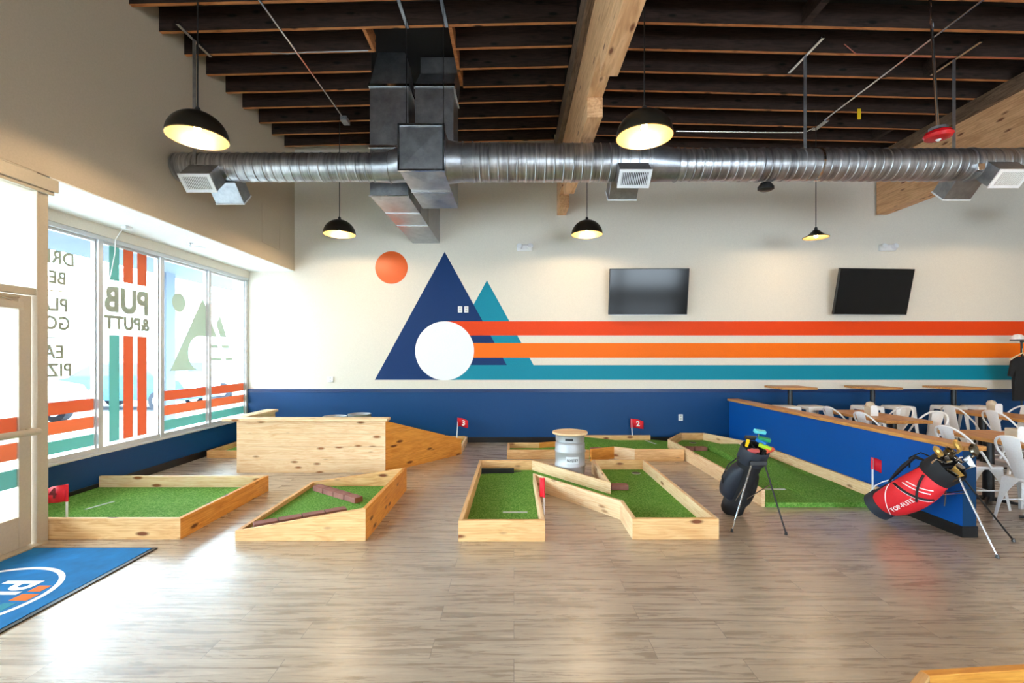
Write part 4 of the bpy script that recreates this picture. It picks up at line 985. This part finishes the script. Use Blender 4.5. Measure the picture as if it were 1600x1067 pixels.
# ------------------------------------------------------------------ golf bags
def frame_dir(p0, p1, ref=(0, 0, 1)):
    z = (V(p1) - V(p0)).normalized(); x = V(ref).cross(z).normalized(); y = z.cross(x)
    m = Matrix((x, y, z)).transposed().to_4x4(); m.translation = V(p0); return m
def club(base_m, lx, ly, l0, l1, kind, col, lab, ang=0, cat='golf club'):
    p0 = base_m @ V((lx * .5, ly * .5, l0)); p1 = base_m @ V((lx * 1.25, ly * 1.25, l1))
    t = thing('golf_club', lab, cat, tuple(p0), group=None)
    MB().tube([p0, p1], .0055, 8).build('shaft', CHROME, t)
    M = frame_dir(p0, p1) ; M.translation = p1; M = M @ Matrix.Rotation(ang, 4, 'Z')
    m = MB(M)
    if kind == 'putter':
        m.box(-.02, .02, -.055, .055, -.005, .028).box(-.012, .035, -.015, .015, .0, .02); m.build('club_head', col, t, bev=.006)
    elif kind == 'iron':
        m.tube([(0, 0, -.03), (0, 0, .015)], .009, 8)
        m.hexa([(-.006, -.01, -.01), (.010, -.01, -.01), (.012, .075, -.02), (-.010, .075, -.02), (-.004, -.012, .02), (.004, -.012, .02), (.005, .085, .045), (-.004, .085, .045)]); m.build('club_head', col, t, bev=.003)
    elif kind == 'wood':
        m.tube([(0, -.0, -.04), (0, .01, .01)], .01, 8)
        m.xf = M @ Matrix.Translation((0, .045, .015)) @ Matrix.Rotation(R(25), 4, 'X')
        m.lathe([(0, -.024), (.04, -.018), (.055, 0), (.045, .016), (0, .024)], 20, sx=.8, sy=1.05, cap0=False, cap1=False); m.build('club_head', col, t)
    elif kind == 'grip':
        m.tube([(0, 0, -.02), (0, 0, .05)], [.014, .016], 10); m.build('club_grip', col, t)
# bag A, black stand bag at centre right
A0, A1 = V((2.24, 4.80, .045)), V((2.31, 4.47, .73))
MA = frame_dir(A0, A1, (0, 1, 0)) ; LA = (A1 - A0).length
bag = thing('golf_bag', 'black stand golf bag with coloured club heads beside the centre green', 'golf bag', (2.24, 4.75, 0))
m = MB(MA); m.lathe([(.0, -.03), (.095, -.03), (.11, .0), (.112, .10), (.105, .3), (.108, .5), (.122, .68), (.126, LA), (.118, LA + .004), (.112, LA - .06), (0, LA - .07)], 32, sx=1.0, sy=.92, cap0=False, cap1=False); m.build('bag_body', BLKF, bag)
m = MB(MA); m.lathe([(.127, LA - .15), (.131, LA - .14), (.132, LA - .01), (.124, LA + .008), (.116, LA - .0), (.116, LA - .05)], 32, sy=.92, cap0=False, cap1=False)
m.tube([(-.115, 0, LA - .01), (.115, 0, LA - .01)], .008, 8).tube([(0, -.105, LA - .01), (0, .105, LA - .01)], .008, 8); m.build('top_cuff', GREYF, bag)
def pocket(M, par, a0, a1, z0, z1, r0, bulge, mat, nm='pocket'):
    m = MB(M); na, nz_ = 10, 8; rs = []
    for j in range(nz_ + 1):
        v = j / nz_; z = z0 + (z1 - z0) * v; row = []
        for i in range(na + 1):
            u = i / na; a = R(a0 + (a1 - a0) * u); rr = r0 + bulge * (math.sin(PI * u) ** .5) * (math.sin(PI * min(1, max(0, v))) ** .45 if 0 < v < 1 else 0) * (1.15 - .5 * v)
            row.append((rr * math.cos(a), rr * math.sin(a) * .95, z))
        for i in range(na, -1, -1):
            a = R(a0 + (a1 - a0) * i / na); row.append(((r0 - .01) * math.cos(a), (r0 - .01) * math.sin(a) * .95, z))
        rs.append(row)
    m.rings(rs); return m.build(nm, mat, par, sharp=.9)
def axis_angle(M, wdir):  # angle in bag frame of a world direction
    d = M.to_3x3().inverted() @ V(wdir); return math.degrees(math.atan2(d.y, d.x))
aL = axis_angle(MA, (-1, 0, 0)); aF = axis_angle(MA, (0, -1, 0)); aRt = axis_angle(MA, (1, 0, 0))
pocket(MA, bag, aL - 50, aL + 45, .14, .56, .107, .10, GREYF, 'side_pocket')
pocket(MA, bag, aRt - 50, aRt + 50, .08, .5, .107, .05, BLKF, 'side_pocket')
pocket(MA, bag, aF - 30, aF + 25, .1, .3, .107, .025, BLKF, 'front_pocket')
for k, (hx, foot, lab) in enumerate(((-.06, (2.0, 4.285, .0), ''), (.06, (2.455, 4.216, .0), ''))):
    h = V((2.30 + hx, 4.40, .60)); f_ = V(foot); mid = h.lerp(f_, .3)
    lg_ = MB().tube([h, f_ + V((0, 0, .012))], .0075, 8).build('stand_leg', CHROME if k == 0 else BLK, bag)
    MB().tube([f_ + V((0, 0, .03)), f_ + V((0, 0, .001))], [.01, .014], 8).build('rubber_foot', BLK, lg_)
    MB().tube([mid, V((2.24 + hx * .6, 4.66, .16))], .005, 8).build('leg_brace', CHROME, bag)
MB().box(2.22, 2.38, 4.385, 4.405, .585, .625).build('hinge_bracket', BLK, bag, bev=.004)
st_pts = [MA @ V((.12 * math.cos(R(aL)), .12 * math.sin(R(aL)), .66)), MA @ V((.2 * math.cos(R(aL)), .2 * math.sin(R(aL)), .55)), MA @ V((.22 * math.cos(R(aL)), .22 * math.sin(R(aL)), .4)), MA @ V((.14 * math.cos(R(aL)), .14 * math.sin(R(aL)), .2))]
MB().tube(st_pts, .016, 8, flat=.4).build('shoulder_strap', BLKF, bag)
colr = lambda n_, c, r_=.35: plain(n_, srgb(*c), r_)
CY = colr('club_yellow', (244, 196, 24)); CT = colr('club_turquoise', (92, 196, 204)); CB = colr('club_blue', (20, 110, 190)); CG = colr('club_green', (30, 150, 90)); CL = colr('club_lime', (170, 205, 40)); CC = colr('club_coral', (240, 100, 76)); CP = colr('club_pink', (214, 96, 96))
X_ = MA.to_3x3().inverted()
def loc2(dx, dy): v = X_ @ V((dx, dy, 0)); return v.x, v.y
for (dx, dy, l1, kd, c, an_, lab) in ((-.075, .0, .80, 'grip', CY, 0, 'yellow club end standing at the left of the black bag'),
    (.02, .06, .90, 'putter', CT, R(70), 'turquoise putter head rising highest from the black bag'),
    (.035, .02, .82, 'putter', CB, R(20), 'blue putter head below the turquoise one in the black bag'),
    (.06, .03, .84, 'putter', CG, R(60), 'green putter head right of the blue one in the black bag'),
    (.05, -.03, .80, 'putter', CL, R(40), 'lime putter head at the middle of the black bag'),
    (.085, -.045, .78, 'putter', CC, R(100), 'coral putter head hanging over the right rim of the black bag'),
    (-.03, -.04, .75, 'putter', CP, R(90), 'dull pink putter head low inside the black bag'),
    (-.03, .06, .82, 'putter', BLK, R(80), 'black putter head behind the yellow club end'),
    (.03, -.075, .76, 'grip', BLK, 0, 'black club grip leaning on the front rim of the black bag')):
    a, b_ = loc2(dx, dy); club(MA, a, b_, .1, l1 * 1.0, kd, c, lab, an_)
# bag B, red and black stand bag at right
B0, B1 = V((3.60, 4.60, .145)), V((3.795, 4.06, .66))
MBm = frame_dir(B0, B1, (0, 0, 1)); LB = (B1 - B0).length
bag = thing('golf_bag', 'red and black stand golf bag leaning low before the end of the partition wall', 'golf bag', (3.62, 4.6, 0))
m = MB(MBm); m.lathe([(0, -.04), (.10, -.04), (.125, -.02), (.13, .05), (.12, .3), (.112, .5), (.125, .66), (.132, LB), (.124, LB + .004), (.116, LB - .05), (0, LB - .06)], 32, cap0=False, cap1=False); m.build('bag_body', BLKF, bag)
m = MB(MBm); m.lathe([(.133, LB - .16), (.137, LB - .15), (.14, LB - .02), (.13, LB + .008), (.12, LB), (.12, LB - .04)], 32, cap0=False, cap1=False); m.tube([(-.12, 0, LB - .01), (.12, 0, LB - .01)], .008, 8); m.build('top_cuff', BLKF, bag)
m = MB(MBm); m.lathe([(.127, -.035), (.136, -.03), (.138, .06), (.133, .07)], 32, cap0=False, cap1=False); m.build('base_cuff', GREYF, bag)
fr_ = V((-.62, -.78, .0)); aC = axis_angle(MBm, fr_ + V((0, 0, -.12)))
UPS = 1 if (MBm @ V((.15 * math.cos(R(aC + 40)), .15 * math.sin(R(aC + 40)), .3))).z > (MBm @ V((.15 * math.cos(R(aC - 40)), .15 * math.sin(R(aC - 40)), .3))).z else -1
def pr_(a, z):       # radius of the swollen pocket at an angle and height along the bag
    u = (a - (aC - 80)) / 160; v = (z - .05) / .60
    if not (0 < u < 1 and 0 < v < 1): return .122
    low = .5 - UPS * (u - .5)
    return .122 + (.05 + .085 * low) * math.sin(PI * u) ** .5 * math.sin(PI * v) ** .6
m = MB(MBm); rs = []
for jz in range(15):
    z = .05 + .60 * jz / 14
    aa = [aC - 80 + 160 * k / 24 for k in range(25)]
    rs.append([(pr_(a, z) * math.cos(R(a)), pr_(a, z) * math.sin(R(a)) * .95, z) for a in aa] + [(.11 * math.cos(R(a)), .11 * math.sin(R(a)) * .95, z) for a in aa[::-1]])
m.rings(rs); pk = m.build('ball_pocket', REDF, bag, sharp=.9)
def on_bag(a, z, r): return MBm @ V((r * math.cos(R(a)), r * math.sin(R(a)) * .95, z))
def strip(a0, z0, a1, z1, lift, w_, mat, nm, par, n=10):
    pts = []
    for k in range(n + 1):
        a, z = a0 + (a1 - a0) * k / n, z0 + (z1 - z0) * k / n; pts.append(on_bag(a, z, pr_(a, z) + lift))
    return MB().tube(pts, w_, 6, flat=.6).build(nm, mat, par)
up = 1 if (on_bag(aC + 40, .3, .15).z > on_bag(aC - 40, .3, .15).z) else -1
strip(aC + up * 38, .44, aC - up * 22, .54, .002, .007, WTXT, 'zipper', pk)
strip(aC + up * 36, .475, aC - up * 20, .575, .002, .007, WTXT, 'zipper', pk)
strip(aC + up * 50, .36, aC - up * 40, .50, .002, .016, BLKF, 'zipper', pk)
strip(aC + up * 54, .345, aC - up * 42, .48, .002, .004, WTXT, 'piping', pk)
strip(aC + up * 62, .30, aC - up * 30, .09, .002, .004, WTXT, 'piping', pk)
strip(aC + up * 30, .62, aC - up * 15, .42, .008, .014, BLKF, 'buckle_strap', bag)
a_, z_ = aC - up * 8, .30
pc = on_bag(a_, z_, pr_(a_, z_)); e1 = on_bag(a_, z_ + .04, pr_(a_, z_ + .04)) - on_bag(a_, z_ - .04, pr_(a_, z_ - .04)); e2 = on_bag(a_ + up * 8, z_, pr_(a_ + up * 8, z_)) - on_bag(a_ - up * 8, z_, pr_(a_ - up * 8, z_))
e1.normalize(); e2 = (e2 - e1 * e2.dot(e1)).normalized(); nr = e1.cross(e2)
text('lettering', 'TOP-FLITE', .054, WTXT, pk, basis(pc + nr * .009, e1, e2), 0, ext=.002, sx=.95)
# shoulder strap arching above the bag
aU = axis_angle(MBm, (-.3, 0, 1))
sp = [on_bag(aU, .66, .13), on_bag(aU, .62, .20), on_bag(aU + 5, .50, .19), on_bag(aU + 8, .40, .17), on_bag(aU + 8, .27, .14)]
MB().tube(sp, [.018, .034, .042, .036, .016], 12, flat=.45).build('shoulder_strap', BLKF, bag)
sp = [on_bag(aU - 20, .70, .13), on_bag(aU - 15, .66, .21), on_bag(aU - 10, .56, .22), on_bag(aU - 5, .50, .15)]
MB().tube(sp, .012, 8, flat=.5).build('grab_handle', BLKF, bag)
sp = [on_bag(aU - 10, .02, .14), on_bag(aU - 5, .12, .165), on_bag(aU, .22, .16), on_bag(aU, .30, .135)]
MB().tube(sp, .006, 8).build('strap_piping', WTXT, bag)
hb = V((3.81, 4.00, .58))
for k, (foot, o_) in enumerate((((3.86, 3.73, 0), (-.03, -.03, 0)), ((4.34, 4.06, 0), (.05, .03, .0)))):
    f_ = V(foot); h = hb + V(o_)
    lg_ = MB().tube([h, f_ + V((0, 0, .012))], .0075, 8).build('stand_leg', CHROME if k == 0 else BLK, bag)
    MB().tube([f_ + V((0, 0, .03)), f_ + V((0, 0, .001))], [.01, .015], 8).build('rubber_foot', BLK, lg_)
    MB().tube([h.lerp(f_, .2), V((3.74, 4.2, .36))], .004, 6).build('leg_brace', BLK if k else CHROME, bag)
tow = MB().tube([on_bag(aC - up * 55, .62, .14), on_bag(aC - up * 55, .60, .16) + V((0, 0, -.06)), on_bag(aC - up * 55, .60, .16) + V((-.01, 0, -.13))], .005, 6).build('drawcord', BLK, bag)
IR = plain('iron_dark', srgb(120, 112, 98), .25, 1)
Y_ = MBm.to_3x3().inverted()
heads = [(-.07, .07, .92, 'wood', GOLD, 60, 'gold-edged driver head highest above the partition cap'), (.0, .09, .95, 'wood', IR, 120, 'grey driver head beside the gold-edged one in the red bag'),
    (.06, .06, .98, 'wood', GOLD, 20, 'gold fairway head overlapping the partition end'), (.09, .0, 1.02, 'wood', IR, -20, 'bronze fairway head at the right of the red bag'),
    (-.07, .03, .86, 'iron', CHROME, 80, 'chrome iron upright at the left of the red bag opening'), (-.03, .05, .90, 'iron', CHROME, 140, 'chrome iron behind the upright one in the red bag'),
    (.0, .04, .93, 'iron', IR, 30, 'dark iron in the middle of the red bag'), (.03, .02, .95, 'iron', CHROME, 100, 'bright iron in the middle right of the red bag'),
    (-.05, -.02, .84, 'iron', IR, 200, 'tarnished iron low left of the red bag opening'), (-.01, -.03, .87, 'iron', GOLD, 160, 'brass-coloured iron low in the red bag'),
    (.03, -.04, .90, 'iron', CHROME, 60, 'chrome iron low right of the red bag opening'), (.07, -.05, .95, 'iron', CHROME, 0, 'long-faced chrome iron lowest at the right of the red bag'),
    (.0, -.075, .84, 'iron', IR, 110, 'small dark iron at the front rim of the red bag'), (.06, .04, .88, 'putter', CHROME, 45, 'chrome putter head deep in the red bag')]
for dx, up_, l1, kd, c, an_, lab in heads:
    club(MBm, dx, -up_ if (MBm.to_3x3() @ V((0, 1, 0))).z < 0 else up_, .12, l1 - .09, kd, c, lab, R(an_))

# ------------------------------------------------------------------ street outside
CONC = plain('concrete', srgb(206, 206, 204), .9, var=.06); ASPH = plain('asphalt', srgb(150, 152, 156), .9)
PALE = plain('stucco', srgb(226, 224, 220), .9); GREYB = plain('grey_paint', srgb(62, 76, 92), .7); RTILE = plain('roof_tile', srgb(190, 150, 130), .9)
struct(MB().box(-9, XW - .26, -14, 24, -.12, -.02).build('trim_10', CONC))
tag(MB().box(-60, -9, -40, 60, -.3, -.14).build('street_ground', ASPH), 'pale street surface seen through the windows', 'street')
tag(MB().box(-7.0, XW - .26, -12, 14, 3.22, 3.5).build('outside_canopy', GREYB), 'blue-grey canopy over the sidewalk outside the windows', 'canopy')
tag(MB().box(-6.9, -6.7, 9.0, 9.25, -.02, 3.22).build('canopy_post', GREYB), 'grey canopy post outside near the back corner window', 'post')
bl = thing('street_building', 'pale low building with tiled eave across the street', 'building', (-27, 10, -.14))
MB().box(-32, -27, -20, 50, -.14, 5.2).build('facade', PALE, bl)
MB().hexa([(-32, -20, 5.2), (-25.8, -20, 5.0), (-25.8, 50, 5.0), (-32, 50, 5.2), (-32, -20, 7), (-31.5, -20, 7), (-31.5, 50, 7), (-32, 50, 7)]).build('tiled_roof', RTILE, bl)
for y in range(-12, 46, 6):
    f = MB().box(-27.06, -26.98, y, y + 3.4, .7, 3.0).build('shop_window', plain('far_glass', srgb(150, 170, 188), .2), bl)
def car(x, y, rz, col, label):
    t = thing('parked_car', label, 'car', (x, y, -.14), rz)
    prof = [(-2.2, .35), (-2.25, .75), (-2.1, 1.0), (-1.5, 1.08), (-.9, 1.55), (.7, 1.58), (1.25, 1.12), (2.05, .98), (2.25, .7), (2.2, .35)]
    m = MB(); n = len(prof); rs = []
    for yy, k in ((-.88, 0), (-.8, 1), (.8, 1), (.88, 0)):
        rs.append([(a * (1 if k else .985), yy * (.82 if b > 1.2 else 1), b * (1.0 if k else .97)) for a, b in prof])
    m.rings(rs); m.build('body', plain('car_paint', srgb(*col), .25), t, world=False)
    m = MB()
    for s in (-1, 1):
        q_ = [(-1.35, s * .86, 1.1), (1.0, s * .86, 1.12), (.6, s * .74, 1.48), (-.85, s * .74, 1.46)]
        m.add(q_ + [(a, b + s * .01, c) for a, b, c in q_], [(0, 1, 2, 3), (4, 5, 6, 7), (0, 1, 5, 4), (1, 2, 6, 5), (2, 3, 7, 6), (3, 0, 4, 7)])
    m.add([(1.27, -.72, 1.12), (1.27, .72, 1.12), (.74, .62, 1.55), (.74, -.62, 1.55)], [(0, 1, 2, 3)]); m.build('car_windows', plain('car_glass', srgb(40, 60, 80), .1), t, world=False)
    for sx in (-1.4, 1.4):
        for sy in (-.8, .8):
            M = Matrix.Translation((sx, sy, .33)) @ Matrix.Rotation(R(90), 4, 'X'); w_ = MB(M).lathe([(.33, -.11), (.33, .11)], 24).build('wheel', plain('tyre', srgb(40, 44, 52), .8), t, world=False)
            MB(M).lathe([(.19, -.13), (.19, .13)], 16).build('wheel_rim', CHROME, w_, world=False)
    MB().box(2.2, 2.27, -.75, .75, .42, .62).build('bumper', plain('bumper_dark', srgb(60, 74, 92)), t, world=False)
    for s in (-.62, .62): MB().box(2.18, 2.26, s - .18, s + .18, .7, .84).build('headlight', CHROME, t, world=False)
car(-12.5, 15.5, R(0), (60, 96, 140), 'blue car parked nose-in outside the second window')
car(-13.0, 19.5, R(0), (200, 206, 214), 'silver car parked nose-in outside the last window')
car(-13.5, 11.6, R(0), (226, 226, 228), 'white car parked nose-in outside the first window')
car(-12.8, 23.5, R(0), (70, 110, 150), 'blue-grey car parked farthest down the street')
